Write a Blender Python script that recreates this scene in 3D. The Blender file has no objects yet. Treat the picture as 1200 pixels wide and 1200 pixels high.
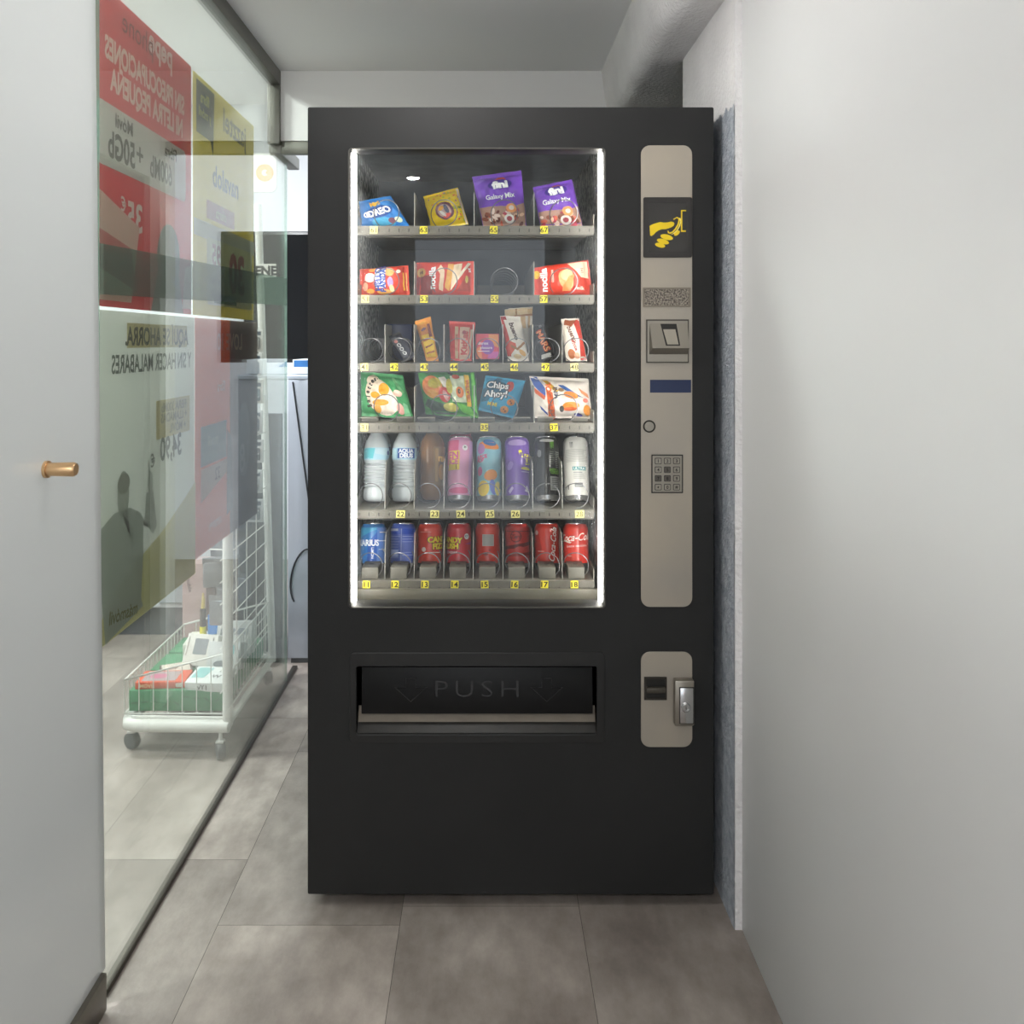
import bpy, bmesh, math, random
from mathutils import Vector, Matrix, noise
from mathutils.geometry import tessellate_polygon
C = bpy.context.scene.collection
PI = math.pi
F = 1007.6; H = 1.312
def PX(x, Y): return (x-570)*Y/F
def PZ(y, Y): return H-(y-401)*Y/F

# ------------------------------------------------------------------ materials
def lin(c):
    if isinstance(c, str):
        c = tuple(int(c[i:i+2], 16)/255 for i in (0, 2, 4))
    return tuple(x/12.92 if x <= .04045 else ((x+.055)/1.055)**2.4 for x in c)
_m = {}
def mat(name, col='808080', rough=.5, metal=0, spec=.5, coat=0, emit=None, es=0, trans=0, ior=1.45, alpha=1):
    if name in _m: return _m[name]
    m = bpy.data.materials.new(name); m.use_nodes = True
    b = m.node_tree.nodes['Principled BSDF']
    b.inputs['Base Color'].default_value = (*lin(col), 1)
    b.inputs['Roughness'].default_value = rough
    b.inputs['Metallic'].default_value = metal
    b.inputs['Specular IOR Level'].default_value = spec
    b.inputs['Coat Weight'].default_value = coat
    b.inputs['Transmission Weight'].default_value = trans
    b.inputs['IOR'].default_value = ior
    b.inputs['Alpha'].default_value = alpha
    if emit: 
        b.inputs['Emission Color'].default_value = (*lin(emit), 1)
        b.inputs['Emission Strength'].default_value = es
    _m[name] = m
    return m
def ink(c, rough=.35):                      # printed colour
    return mat('ink_'+c+('' if rough == .35 else str(rough)), c, rough, spec=.4)
def noisy(name, c1, c2, scale=8, rough=.5, bump=0, bscale=60, metal=0, detail=6, stretch=None, contrast=(.35, .65), spec=.5):
    if name in _m: return _m[name]
    m = mat(name, c1, rough, metal, spec); nt = m.node_tree; N = nt.nodes; L = nt.links
    b = N['Principled BSDF']
    tc = N.new('ShaderNodeTexCoord'); mp = N.new('ShaderNodeMapping'); L.new(tc.outputs['Object'], mp.inputs[0])
    if stretch: mp.inputs['Scale'].default_value = stretch
    n = N.new('ShaderNodeTexNoise'); n.inputs['Scale'].default_value = scale; n.inputs['Detail'].default_value = detail
    L.new(mp.outputs[0], n.inputs['Vector'])
    r = N.new('ShaderNodeValToRGB'); r.color_ramp.elements[0].position = contrast[0]; r.color_ramp.elements[1].position = contrast[1]
    r.color_ramp.elements[0].color = (*lin(c1), 1); r.color_ramp.elements[1].color = (*lin(c2), 1)
    L.new(n.outputs['Fac'], r.inputs[0]); L.new(r.outputs[0], b.inputs['Base Color'])
    if bump:
        n2 = N.new('ShaderNodeTexNoise'); n2.inputs['Scale'].default_value = bscale; n2.inputs['Detail'].default_value = 5
        L.new(mp.outputs[0], n2.inputs['Vector'])
        bp = N.new('ShaderNodeBump'); bp.inputs['Strength'].default_value = bump; bp.inputs['Distance'].default_value = .01
        L.new(n2.outputs['Fac'], bp.inputs['Height']); L.new(bp.outputs[0], b.inputs['Normal'])
    return m
def glassy(name, tint='ffffff', frost_veil=0, frost_veil_col='c8ccc8', ior=1.5, rough=0.0, smudge=0):
    m = bpy.data.materials.new(name); m.use_nodes = True; nt = m.node_tree; N = nt.nodes; L = nt.links
    N.remove(N['Principled BSDF']); out = N['Material Output']
    tr = N.new('ShaderNodeBsdfTransparent'); tr.inputs[0].default_value = (*lin(tint), 1)
    gl = N.new('ShaderNodeBsdfGlossy'); gl.inputs['Roughness'].default_value = rough; gl.inputs[0].default_value = (1, 1, 1, 1)
    fr = N.new('ShaderNodeFresnel'); ge = N.new('ShaderNodeNewGeometry'); mr0 = N.new('ShaderNodeMapRange')
    mr0.inputs[3].default_value = ior; mr0.inputs[4].default_value = 1/ior
    L.new(ge.outputs['Backfacing'], mr0.inputs[0]); L.new(mr0.outputs[0], fr.inputs[0])
    mx = N.new('ShaderNodeMixShader')
    L.new(fr.outputs[0], mx.inputs[0]); L.new(gl.outputs[0], mx.inputs[2])
    base = tr.outputs[0]
    if frost_veil or smudge:
        df = N.new('ShaderNodeBsdfDiffuse'); df.inputs[0].default_value = (*lin(frost_veil_col), 1)
        tl = N.new('ShaderNodeBsdfTranslucent'); tl.inputs[0].default_value = (*lin(frost_veil_col), 1)
        a = N.new('ShaderNodeMixShader'); a.inputs[0].default_value = .45
        L.new(df.outputs[0], a.inputs[1]); L.new(tl.outputs[0], a.inputs[2])
        f = N.new('ShaderNodeMixShader'); f.inputs[0].default_value = frost_veil
        if smudge:
            tc = N.new('ShaderNodeTexCoord'); n = N.new('ShaderNodeTexNoise'); n.inputs['Scale'].default_value = 7; n.inputs['Detail'].default_value = 8
            mp = N.new('ShaderNodeMapping'); mp.inputs['Scale'].default_value = (2.2, 1, .8)
            L.new(tc.outputs['Object'], mp.inputs[0]); L.new(mp.outputs[0], n.inputs['Vector'])
            r = N.new('ShaderNodeMapRange'); r.inputs[1].default_value = .45; r.inputs[2].default_value = .8
            r.inputs[3].default_value = frost_veil; r.inputs[4].default_value = frost_veil+smudge
            L.new(n.outputs['Fac'], r.inputs[0]); L.new(r.outputs[0], f.inputs[0])
        L.new(tr.outputs[0], f.inputs[1]); L.new(a.outputs[0], f.inputs[2]); base = f.outputs[0]
    L.new(base, mx.inputs[1]); L.new(mx.outputs[0], out.inputs[0])
    _m[name] = m
    return m

# ------------------------------------------------------------------ mesh builder
class MB:
    def __init__(s): s.v = []; s.f = []; s.m = []; s.mats = []
    def mi(s, m):
        if m not in s.mats: s.mats.append(m)
        return s.mats.index(m)
    def add(s, vs, fs, m):
        o = len(s.v); k = s.mi(m); s.v += [tuple(v) for v in vs]
        for f in fs: s.f.append(tuple(i+o for i in f)); s.m.append(k)
        return s
    def bm(s, bm, m, mx=None):
        if mx: bm.transform(mx)
        bm.verts.index_update()
        s.add([v.co[:] for v in bm.verts], [[v.index for v in f.verts] for f in bm.faces], m); bm.free(); return s
    def box(s, x0, x1, y0, y1, z0, z1, m, b=0, seg=2, mx=None):
        bm = bmesh.new(); bmesh.ops.create_cube(bm, size=1)
        for v in bm.verts: v.co = Vector((x0+(v.co.x+.5)*(x1-x0), y0+(v.co.y+.5)*(y1-y0), z0+(v.co.z+.5)*(z1-z0)))
        if b: bmesh.ops.bevel(bm, geom=bm.edges[:], offset=b, segments=seg, affect='EDGES', profile=.5)
        return s.bm(bm, m, mx)
    def tube(s, pts, r, m, n=8, closed=False, cap=True):
        pts = [Vector(p) for p in pts]; N = len(pts); vs = []; fs = []
        prev = None
        for i, p in enumerate(pts):
            a = pts[i-1] if (i or closed) else pts[i]; b = pts[(i+1) % N] if (i < N-1 or closed) else pts[i]
            d = (b-a).normalized()
            if prev is None: u = d.orthogonal().normalized()
            else:
                u = prev-d*prev.dot(d); u = u.normalized() if u.length > 1e-6 else d.orthogonal().normalized()
            prev = u; w = d.cross(u); rr = r[i] if isinstance(r, (list, tuple)) else r
            for k in range(n):
                t = 2*PI*k/n; vs.append(p+(u*math.cos(t)+w*math.sin(t))*rr)
        for i in range(N if closed else N-1):
            j = (i+1) % N
            for k in range(n): fs.append((i*n+k, i*n+(k+1) % n, j*n+(k+1) % n, j*n+k))
        if cap and not closed: fs += [tuple(range(n))[::-1], tuple((N-1)*n+k for k in range(n))]
        return s.add(vs, fs, m)
    def cyl(s, p0, p1, r, m, n=20): return s.tube([p0, p1], r, m, n)
    def lathe(s, prof, m, n=40, mx=None, ys=1):
        vs = []; fs = []; K = len(prof)
        for (r, z) in prof:
            for k in range(n):
                t = 2*PI*k/n; vs.append(Vector((r*math.cos(t), r*math.sin(t)*ys, z)))
        for i in range(K-1):
            for k in range(n): fs.append((i*n+k, i*n+(k+1) % n, (i+1)*n+(k+1) % n, (i+1)*n+k))
        if prof[0][0] > 0: fs.append(tuple(range(n))[::-1])
        if prof[-1][0] > 0: fs.append(tuple((K-1)*n+k for k in range(n)))
        if mx: vs = [mx @ v for v in vs]
        return s.add(vs, fs, m)
    def grid(s, fn, nu, nv, m, flip=False):
        vs = [fn(i/nu, j/nv) for j in range(nv+1) for i in range(nu+1)]; fs = []
        for j in range(nv):
            for i in range(nu):
                a = j*(nu+1)+i; f = (a, a+1, a+nu+2, a+nu+1); fs.append(f[::-1] if flip else f)
        return s.add(vs, fs, m)
    def build(s, name, parent=None, loc=None, smooth=True, ang=35):
        me = bpy.data.meshes.new(name); me.from_pydata(s.v, [], s.f)
        for m in s.mats: me.materials.append(m)
        me.polygons.foreach_set('material_index', s.m)
        if smooth:
            me.polygons.foreach_set('use_smooth', [True]*len(me.polygons)); me.update()
            me.set_sharp_from_angle(angle=math.radians(ang))
        me.update()
        o = bpy.data.objects.new(name, me); C.objects.link(o)
        if parent: o.parent = parent
        if loc: o.location = loc
        return o
def empty(name, loc=(0, 0, 0), rot=None):
    o = bpy.data.objects.new(name, None); C.objects.link(o); o.location = loc; o.empty_display_size = .05
    if rot: o.rotation_euler = rot
    return o
def tag(o, label, cat, group=None):
    o['label'] = label; o['category'] = cat
    if group: o['group'] = group
    return o
def struct(o): o['kind'] = 'structure'; return o

def rrect(x0, x1, y0, y1, r, n=6):
    pts = []
    for cx, cy, a in ((x1-r, y1-r, 0), (x0+r, y1-r, 90), (x0+r, y0+r, 180), (x1-r, y0+r, 270)):
        for k in range(n+1):
            t = math.radians(a+90*k/n); pts.append((cx+r*math.cos(t), cy+r*math.sin(t)))
    return pts
# filled plate in XZ with holes, front at y=yf, thickness t going to +Y
def plate(mb, loops, yf, t, m, bev=0):
    cu = bpy.data.curves.new('tmp', 'CURVE'); cu.dimensions = '2D'; cu.fill_mode = 'BOTH'
    for lp in loops:
        sp = cu.splines.new('POLY'); sp.points.add(len(lp)-1); sp.use_cyclic_u = True
        for p, q in zip(sp.points, lp): p.co = (q[0], q[1], 0, 1)
    cu.extrude = max(t/2-bev, 1e-5); cu.bevel_depth = bev; cu.bevel_resolution = 1; cu.offset = -bev
    o = bpy.data.objects.new('tmp', cu); C.objects.link(o); bpy.context.view_layer.update()
    me = o.to_mesh()
    vs = [(v.co.x, yf+t/2-v.co.z, v.co.y) for v in me.vertices]; fs = [tuple(p.vertices) for p in me.polygons]
    mb.add(vs, fs, m); o.to_mesh_clear(); bpy.data.objects.remove(o); bpy.data.curves.remove(cu)
    return mb

# ------------------------------------------------------------------ printing (decals that follow a surface)
_tc = {}
def text2d(s, bold=0, shear=0, sx=1, space=1):
    key = (s, bold, shear, sx, space)
    if key in _tc: return _tc[key]
    cu = bpy.data.curves.new('tmp', 'FONT'); cu.body = s; cu.size = 1; cu.offset = bold; cu.shear = shear
    cu.resolution_u = 3; cu.space_character = space; cu.align_x = 'LEFT'
    o = bpy.data.objects.new('tmp', cu); C.objects.link(o); bpy.context.view_layer.update()
    me = o.to_mesh()
    vs = [(v.co.x*sx, v.co.y) for v in me.vertices]; fs = [tuple(p.vertices) for p in me.polygons]
    o.to_mesh_clear(); bpy.data.objects.remove(o); bpy.data.curves.remove(cu)
    if vs:
        xs = [v[0] for v in vs]; ys = [v[1] for v in vs]; cx = (min(xs)+max(xs))/2; cy = (min(ys)+max(ys))/2; h = .72
        vs = [((x-cx)/h, (y-cy)/h) for x, y in vs]
    _tc[key] = (vs, fs); return _tc[key]
def shp(sh):
    """returns (pts, faces) in metric 2D around 0, and centre in uv"""
    k = sh[0]
    if k == 't':      # t, text, u, v, height(m), rot deg, col, opts
        o = sh[7] if len(sh) > 7 else {}
        vs, fs = text2d(sh[1], o.get('b', .02), o.get('sh', 0), o.get('sx', 1), o.get('sp', 1))
        return [(x*sh[4], y*sh[4]) for x, y in vs], fs, sh[2], sh[3], sh[5], sh[6]
    if k == 'e':      # e, u, v, ru(m), rv(m), rot, col
        n = 20; pts = [(sh[3]*math.cos(2*PI*i/n), sh[4]*math.sin(2*PI*i/n)) for i in range(n)]
        return pts, [tuple(range(n))], sh[1], sh[2], sh[5], sh[6]
    if k == 'o':      # ring: o,u,v,r,w,col
        n = 28; pts = [(sh[3]*math.cos(2*PI*i/n), sh[3]*math.sin(2*PI*i/n)) for i in range(n)]+[((sh[3]-sh[4])*math.cos(2*PI*i/n), (sh[3]-sh[4])*math.sin(2*PI*i/n)) for i in range(n)]
        return pts, [(i, (i+1) % n, n+(i+1) % n, n+i) for i in range(n)], sh[1], sh[2], 0, sh[5]
def decals(mb, shapes, W, Hh, fn, L=.005, rough=.35, flipx=False, lay=1):
    """fn(u,v,layer)->xyz; W,Hh metric size of the surface; 'p' polygons are in uv"""
    for i, sh in enumerate(shapes):
        if sh[0] == 'p':    # p, [(u,v)..], col
            pts = [(u*W, v*Hh) for u, v in sh[1]]; fs = [tuple(range(len(pts)))]; col = sh[2]
        elif sh[0] == 'r':  # r,u0,v0,u1,v1,col
            pts = [(sh[1]*W, sh[2]*Hh), (sh[3]*W, sh[2]*Hh), (sh[3]*W, sh[4]*Hh), (sh[1]*W, sh[4]*Hh)]; fs = [(0, 1, 2, 3)]; col = sh[5]
        else:
            p, fs, cu, cv, rot, col = shp(sh); a = math.radians(rot); ca, sa = math.cos(a), math.sin(a)
            pts = [(cu*W+x*ca-y*sa, cv*Hh+x*sa+y*ca) for x, y in p]
        bm = bmesh.new(); vs = [bm.verts.new((x, y, 0)) for x, y in pts]
        for f in fs:
            if len(f) > 4:
                for t in tessellate_polygon([[Vector((pts[j][0], pts[j][1], 0)) for j in f]]):
                    try: bm.faces.new([vs[f[j]] for j in t])
                    except ValueError: pass
            else:
                try: bm.faces.new([vs[j] for j in f])
                except ValueError: pass
        for _ in range(5):
            ed = [e for e in bm.edges if e.calc_length() > L]
            if not ed: break
            bmesh.ops.subdivide_edges(bm, edges=ed, cuts=1)
            bmesh.ops.triangulate(bm, faces=[f for f in bm.faces if len(f.verts) > 4])
        bmesh.ops.recalc_face_normals(bm, faces=bm.faces[:])
        for v in bm.verts:
            u = v.co.x/W; w = v.co.y/Hh
            if flipx: u = 1-u
            v.co = Vector(fn(u, w, lay+i*.35))
        m = col if not isinstance(col, str) else ink(col, rough)
        mb.bm(bm, m)
def flatmap_xz(x0, x1, z0, z1, y, e=.0004):
    return lambda u, v, l: (x0+u*(x1-x0), y-e*l, z0+v*(z1-z0))

# ------------------------------------------------------------------ materials used
steel_black = noisy('black_steel', '262626', '292929', 4, .5, bump=.05, bscale=300, spec=.25)
black_plastic = mat('black_plastic', '161616', .35)
flap_black = mat('flap_black', '101011', .42, spec=.3)
beige = noisy('control_plate', 'a99f90', '9d968d', 5, .38, metal=.25, contrast=(.3, .7))
grey_metal = noisy('tray_metal', '726f67', '7f7c74', 20, .45, metal=.3)
rail_metal = noisy('rail_metal', '54514a', '5f5c55', 30, .5, metal=.1)
liner = noisy('cabinet_liner', '4c5258', '62676a', 18, .6, bump=.0, bscale=80, contrast=(.4, .75))
speck = noisy('speckled_liner', '5a5a56', 'b5b2a8', 70, .6, contrast=(.45, .6))
wire = mat('coil_wire', '77777a', .3, metal=.7)
chrome = mat('chrome', 'c9c9c9', .18, metal=1)
satin = mat('satin_metal', '938d83', .38, metal=.8)
alu = mat('can_aluminium', 'c4c4c6', .25, metal=.9)
led = mat('led_diffuser', 'ffffff', .5, emit='fffaf2', es=31)
yellow_lab = ink('d3c62c', .6)
win_glass = glassy('window_glass', 'fbfdfc', .0, 'b8c4cc', 1.5, smudge=.10)

# ------------------------------------------------------------------ ROOM
CE = 2.30
wallw = noisy('white_wall', 'e6e5e3', 'ecebe9', 1.2, .6)
panelw = noisy('white_panel', 'dcdddd', 'e0e1e1', 1.0, .35, spec=.4)
plaster = noisy('rough_plaster', 'dfdddd', 'eae8e8', 6, .8, bump=.6, bscale=90)
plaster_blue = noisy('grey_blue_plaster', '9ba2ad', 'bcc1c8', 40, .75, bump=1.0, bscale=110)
ceilm = noisy('ceiling_paint', 'ececec', 'efefee', 1.0, .75)
frame_m = mat('grey_frame', '6f6e66', .4, metal=.5)
shopw = noisy('shop_wall', 'd5d8dc', 'dfe2e6', 1.0, .6)

# floor: long tiles, each with its own tone
def make_floor():
    m = mat('floor_tile', '8a8580', .42); nt = m.node_tree; N = nt.nodes; L = nt.links; b = N['Principled BSDF']
    tc = N.new('ShaderNodeTexCoord'); at = N.new('ShaderNodeAttribute'); at.attribute_name = 'tone'
    def nz(sc, det, scl=(1, 1, 1)):
        mp = N.new('ShaderNodeMapping'); mp.inputs['Scale'].default_value = scl
        ad = N.new('ShaderNodeVectorMath'); ad.operation = 'ADD'
        L.new(tc.outputs['Object'], mp.inputs[0]); L.new(mp.outputs[0], ad.inputs[0])
        ml = N.new('ShaderNodeVectorMath'); ml.operation = 'SCALE'; L.new(at.outputs['Color'], ml.inputs[0]); ml.inputs['Scale'].default_value = 37
        L.new(ml.outputs[0], ad.inputs[1])
        n = N.new('ShaderNodeTexNoise'); n.inputs['Scale'].default_value = sc; n.inputs['Detail'].default_value = det; n.inputs['Roughness'].default_value = .6
        L.new(ad.outputs[0], n.inputs['Vector']); return n
    n1 = nz(2.6, 6); n2 = nz(14, 8, (1.5, .7, 1)); n3 = nz(150, 3)
    r = N.new('ShaderNodeValToRGB'); e = r.color_ramp.elements
    e[0].position = .3; e[0].color = (*lin('7b726c'), 1); e[1].position = .72; e[1].color = (*lin('ada49d'), 1)
    L.new(n1.outputs['Fac'], r.inputs[0])
    r2 = N.new('ShaderNodeValToRGB'); e = r2.color_ramp.elements
    e[0].position = .35; e[0].color = (.80, .79, .78, 1); e[1].position = .7; e[1].color = (1.12, 1.12, 1.12, 1)
    L.new(n2.outputs['Fac'], r2.inputs[0])
    mx = N.new('ShaderNodeMix'); mx.data_type = 'RGBA'; mx.blend_type = 'MULTIPLY'; mx.inputs['Factor'].default_value = 1
    L.new(r.outputs[0], mx.inputs['A']); L.new(r2.outputs[0], mx.inputs['B'])
    mr = N.new('ShaderNodeMapRange'); mr.inputs[3].default_value = .72; mr.inputs[4].default_value = 1.3
    L.new(at.outputs['Fac'], mr.inputs[0])
    vm = N.new('ShaderNodeVectorMath'); vm.operation = 'SCALE'; L.new(mx.outputs['Result'], vm.inputs[0]); L.new(mr.outputs[0], vm.inputs['Scale'])
    L.new(vm.outputs[0], b.inputs['Base Color'])
    bp = N.new('ShaderNodeBump'); bp.inputs['Strength'].default_value = .12; bp.inputs['Distance'].default_value = .004
    L.new(n3.outputs['Fac'], bp.inputs['Height']); L.new(bp.outputs[0], b.inputs['Normal'])
    r3 = N.new('ShaderNodeMapRange'); r3.inputs[3].default_value = .32; r3.inputs[4].default_value = .5
    L.new(n2.outputs['Fac'], r3.inputs[0]); L.new(r3.outputs[0], b.inputs['Roughness'])
    mb = MB(); tones = []; rnd = random.Random(5); gap = .0012
    joint = mat('tile_joint', '4c4844', .8)
    mb.box(-4.6, 1.4, -2.6, 5.2, -.03, -.0008, joint); tones += [.4]*6
    W = .41; Ln = .82
    for c in range(-10, 4):
        x0 = -.605+c*W; x1 = x0+W
        off = {0: 1.935, -1: 2.18, 1: 1.18, 2: 1.62}.get(c, 1.935+.245*(c % 3))
        k0 = math.floor((-2.6-off)/Ln)
        for k in range(k0, k0+12):
            y0 = off+k*Ln; y1 = min(y0+Ln, 5.2); a = max(y0, -2.6); x1c = min(x1, 1.4); x0c = max(x0, -4.6)
            if y1 <= a or x1c <= x0c: continue
            mb.add([(x0c+gap/2, a+gap/2, 0), (x1c-gap/2, a+gap/2, 0), (x1c-gap/2, y1-gap/2, 0), (x0c+gap/2, y1-gap/2, 0)], [(0, 1, 2, 3)], m)
            t = rnd.random()*.6+.15
            if c == 0 and k == -1: t = .93
            if c == 0 and k == 0: t = .38
            if c == 1 and 0 <= k <= 1: t = .5
            if c == 2: t = .33
            if c == -1 and k == -1: t = .36
            if c == -1 and k == 0: t = .72
            tones.append(t)
    o = mb.build('floor', smooth=False)
    ca = o.data.color_attributes.new('tone', 'FLOAT_COLOR', 'CORNER')
    i = 0
    for p, t in zip(o.data.polygons, tones):
        for li in p.loop_indices: ca.data[li].color = (t, t, t, 1)
    struct(o)
make_floor()

GX = -.770     # glass partition plane
# ceilings
struct(MB().box(GX-.03, 1.4, -2.6, 3.13, CE, CE+.06, ceilm).build('ceiling'))
struct(MB().box(-4.6, GX-.03, -2.6, 5.2, 2.75, 2.81, wallw).build('ceiling'))
struct(MB().box(GX-.03, 1.4, 3.13, 5.2, 2.75, 2.81, wallw).build('ceiling'))
# right wall: panel (near) and plaster wall (far)
struct(MB().box(.57, .70, -2.6, 1.919, 0, CE, panelw, b=.002).build('wall_right'))
struct(MB().box(.555, .70, 1.919, 2.43, 0, 2.115, plaster).build('wall_right'))
# grey-blue rough layer over the lower plaster, ragged top edge
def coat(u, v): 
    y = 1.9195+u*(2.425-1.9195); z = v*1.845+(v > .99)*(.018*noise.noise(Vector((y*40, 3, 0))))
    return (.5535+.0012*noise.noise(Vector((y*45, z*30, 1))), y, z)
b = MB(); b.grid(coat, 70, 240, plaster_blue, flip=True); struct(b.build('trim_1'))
# rounded bulkhead over the alcove
b = MB(); prof = [(.42, CE)]
for k in range(9):
    t = k/8*PI/2; prof.append((.435+.055*(1-math.cos(t))-.0+0.0*k, 2.18-.07*math.sin(t)))
prof += [(1.4, 2.11), (1.4, CE)]
vs = []; nY = 40
for j in range(nY+1):
    y = -2.6+(3.13+2.6)*j/nY
    for (x, z) in prof: vs.append((x+.003*noise.noise(Vector((x*9, y*5, z*9))), y, z+(.002*noise.noise(Vector((x*9, y*6, 4))) if z < 2.25 else 0)))
K = len(prof); fs = [(j*K+i, j*K+i+1, (j+1)*K+i+1, (j+1)*K+i) for j in range(nY) for i in range(K-1)]
b.add(vs, fs, plaster); struct(b.build('wall_bulkhead'))
# alcove behind the plaster wall
dark_pl = noisy('dark_plaster', '74706a', '837f78', 8, .85, bump=.5, bscale=80)  # darker grey-brown plaster for the alcove walls
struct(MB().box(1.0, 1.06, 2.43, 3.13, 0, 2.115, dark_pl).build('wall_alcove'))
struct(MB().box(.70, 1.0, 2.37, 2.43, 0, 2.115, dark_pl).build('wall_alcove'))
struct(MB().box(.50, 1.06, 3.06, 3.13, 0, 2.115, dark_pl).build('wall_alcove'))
# header wall above the passage behind the machine, wall behind machine
struct(MB().box(GX, 1.4, 3.13, 3.23, 2.045, 2.75, wallw).build('wall_header'))
struct(MB().box(-.36, .60, 3.135, 3.23, 0, 2.045, wallw).build('wall_back'))
# closing of corridor behind machine to the right of passage; shop walls
struct(MB().box(-4.66, -4.6, -2.6, 5.2, 0, 2.81, shopw).build('wall_shop_left'))
struct(MB().box(-4.6, 1.4, 5.2, 5.26, 0, 2.81, shopw).build('wall_shop_back'))
struct(MB().box(-4.6, GX-.03, -2.66, -2.6, 0, 2.81, shopw).build('wall_shop_front'))
struct(MB().box(GX-.03, GX+.0, -2.6, 3.13, CE, 2.75, wallw).build('wall_shop_upper'))
# partition frame
b = MB(); b.box(GX-.022, GX+.022, -2.6, 3.13, 2.245, 2.298, frame_m, b=.003)
b.box(GX-.022, GX+.022, 3.105, 3.13, 2.03, 2.245, frame_m, b=.003)
b.box(GX-.022, GX+.022, 3.13, 3.44, 2.0, 2.045, frame_m, b=.003)
struct(b.build('trim_2'))
b = MB(); b.box(GX+.022, -.36, 3.13, 3.16, 1.998, 2.043, frame_m, b=.003); struct(b.build('trim_3'))
b = MB(); b.box(GX-.010, GX+.010, 1.72, 3.46, 0, .012, mat('floor_channel', '4a463f', .4, metal=.6), b=.002); struct(b.build('trim_4'))
# fixed glass pane
part_glass = glassy('partition_glass', 'f2f6f2', .095, 'd6d6cc', 1.50)  # milky share paints the reflected veil into otherwise clear glass
green_edge = mat('glass_edge', '2f6a5a', .15, trans=.3, ior=1.5)
def pane(x0, x1, prof2, y_edges=True):
    pass
b = MB()
t = .005
outline = [(1.70, .010), (3.30, .010), (3.30, 2.03), (3.11, 2.03), (3.11, 2.25), (1.70, 2.25)]
tri = tessellate_polygon([[Vector((p[0], p[1], 0)) for p in outline]])
for sx in (-1, 1):
    vs = [(GX+sx*t, y, z) for y, z in outline]
    b.add(vs, [tt if sx > 0 else tt[::-1] for tt in tri], part_glass)
n = len(outline)
vs = [(GX-t, y, z) for y, z in outline]+[(GX+t, y, z) for y, z in outline]
b.add(vs, [(i, (i+1) % n, n+(i+1) % n, n+i) for i in range(n)], mat('pane_edge', '8fb5a4', .2, trans=.5))
win = struct(b.build('window_1', smooth=False))
# translucent grey-green strip across the fixed pane
strip = glassy('grey_green_strip', 'd0dcd4', .55, '77877c', 1.4)
b = MB(); b.add([(GX+.0054, 1.70, 1.407), (GX+.0054, 3.295, 1.452), (GX+.0054, 3.295, 1.556), (GX+.0054, 1.70, 1.508)], [(0, 1, 2, 3)], strip)
o = b.build('pane_strip', smooth=False); 
o.parent = win; o['label'] = 'translucent grey green strip running level across the pane'

# glass door (near left), leaning a hair
door_glass = glassy('door_frost', 'eef4f1', .90, 'cdcecd', 1.5, rough=.12)
doo = struct(empty('door_1'))
b = MB(); XD = -.757
def dz(z): return -.0006 - .0230*(z/2.25)
for z0, z1 in ((.075, 2.29),):
    vs = []
    for (y, z) in ((.62, z0), (1.70, z0), (1.70, z1), (.62, z1)):
        for sx in (-.005, .005): vs.append((XD+dz(z)+sx, y, z))
    b.add([vs[0], vs[2], vs[4], vs[6]], [(0, 3, 2, 1)], door_glass)
    b.add([vs[1], vs[3], vs[5], vs[7]], [(0, 1, 2, 3)], door_glass)
o = b.build('door_pane', doo, smooth=False)
b = MB(); b.add([vs[2], vs[3], vs[5], vs[4]], [(0, 1, 2, 3)], mat('door_edge', '1f5546', .12, spec=.6)); b.add([vs[0], vs[1], vs[7], vs[6]], [(0, 3, 2, 1)], _m['door_edge'])
o = b.build('door_edge', doo, smooth=False)
b = MB(); b.box(XD-.012, XD+.014, .60, 1.685, .004, .078, noisy('door_rail', '5b554b', '6e675b', 20, .35, metal=.6), b=.003)
b.build('bottom_rail', doo)
brass = mat('brass', 'd0ab80', .3, metal=.7)
b = MB(); zz = 1.312-(550-401)*1.49/F
xk = XD+dz(zz)+.004
b.tube([(xk, 1.49, zz), (xk+.006, 1.49, zz), (xk+.006, 1.49, zz), (xk+.05, 1.49, zz), (xk+.054, 1.49, zz)], [.015, .015, .0115, .0125, .010], brass, 24)
b.build('door_knob', doo)
# corridor side glass behind the door toward the camera
struct(MB().box(GX-.03, GX, -2.6, .60, 0, 2.25, panelw).build('wall_left'))
# entrance wall with a wide daylight opening behind the camera
struct(MB().box(GX, -.55, -2.6, -2.52, 0, CE, wallw).build('wall_front'))
struct(MB().box(.45, .57, -2.6, -2.52, 0, CE, wallw).build('wall_front'))
struct(MB().box(-.55, .45, -2.6, -2.52, 2.1, CE, wallw).build('wall_front'))

# ------------------------------------------------------------------ VENDING MACHINE
MX0, MX1 = PX(360.5, 2), PX(836.5, 2); MZ0, MZ1 = PZ(1048, 2), PZ(125.5, 2)
YF = 2.0
vm = empty('vending_machine', ((MX0+MX1)/2, 2.4, 0))
tag(vm, 'tall black vending machine with a lit window of snacks and drinks, on the tiled floor', 'vending machine')
def part(mb, name, parent=vm, **k):
    o = mb.build(name, parent, **k)
    if parent is vm: o.matrix_parent_inverse = Matrix.Translation(-vm.location)
    return o
def P(x, y, Y=YF): return (PX(x, Y), PZ(y, Y))
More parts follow.
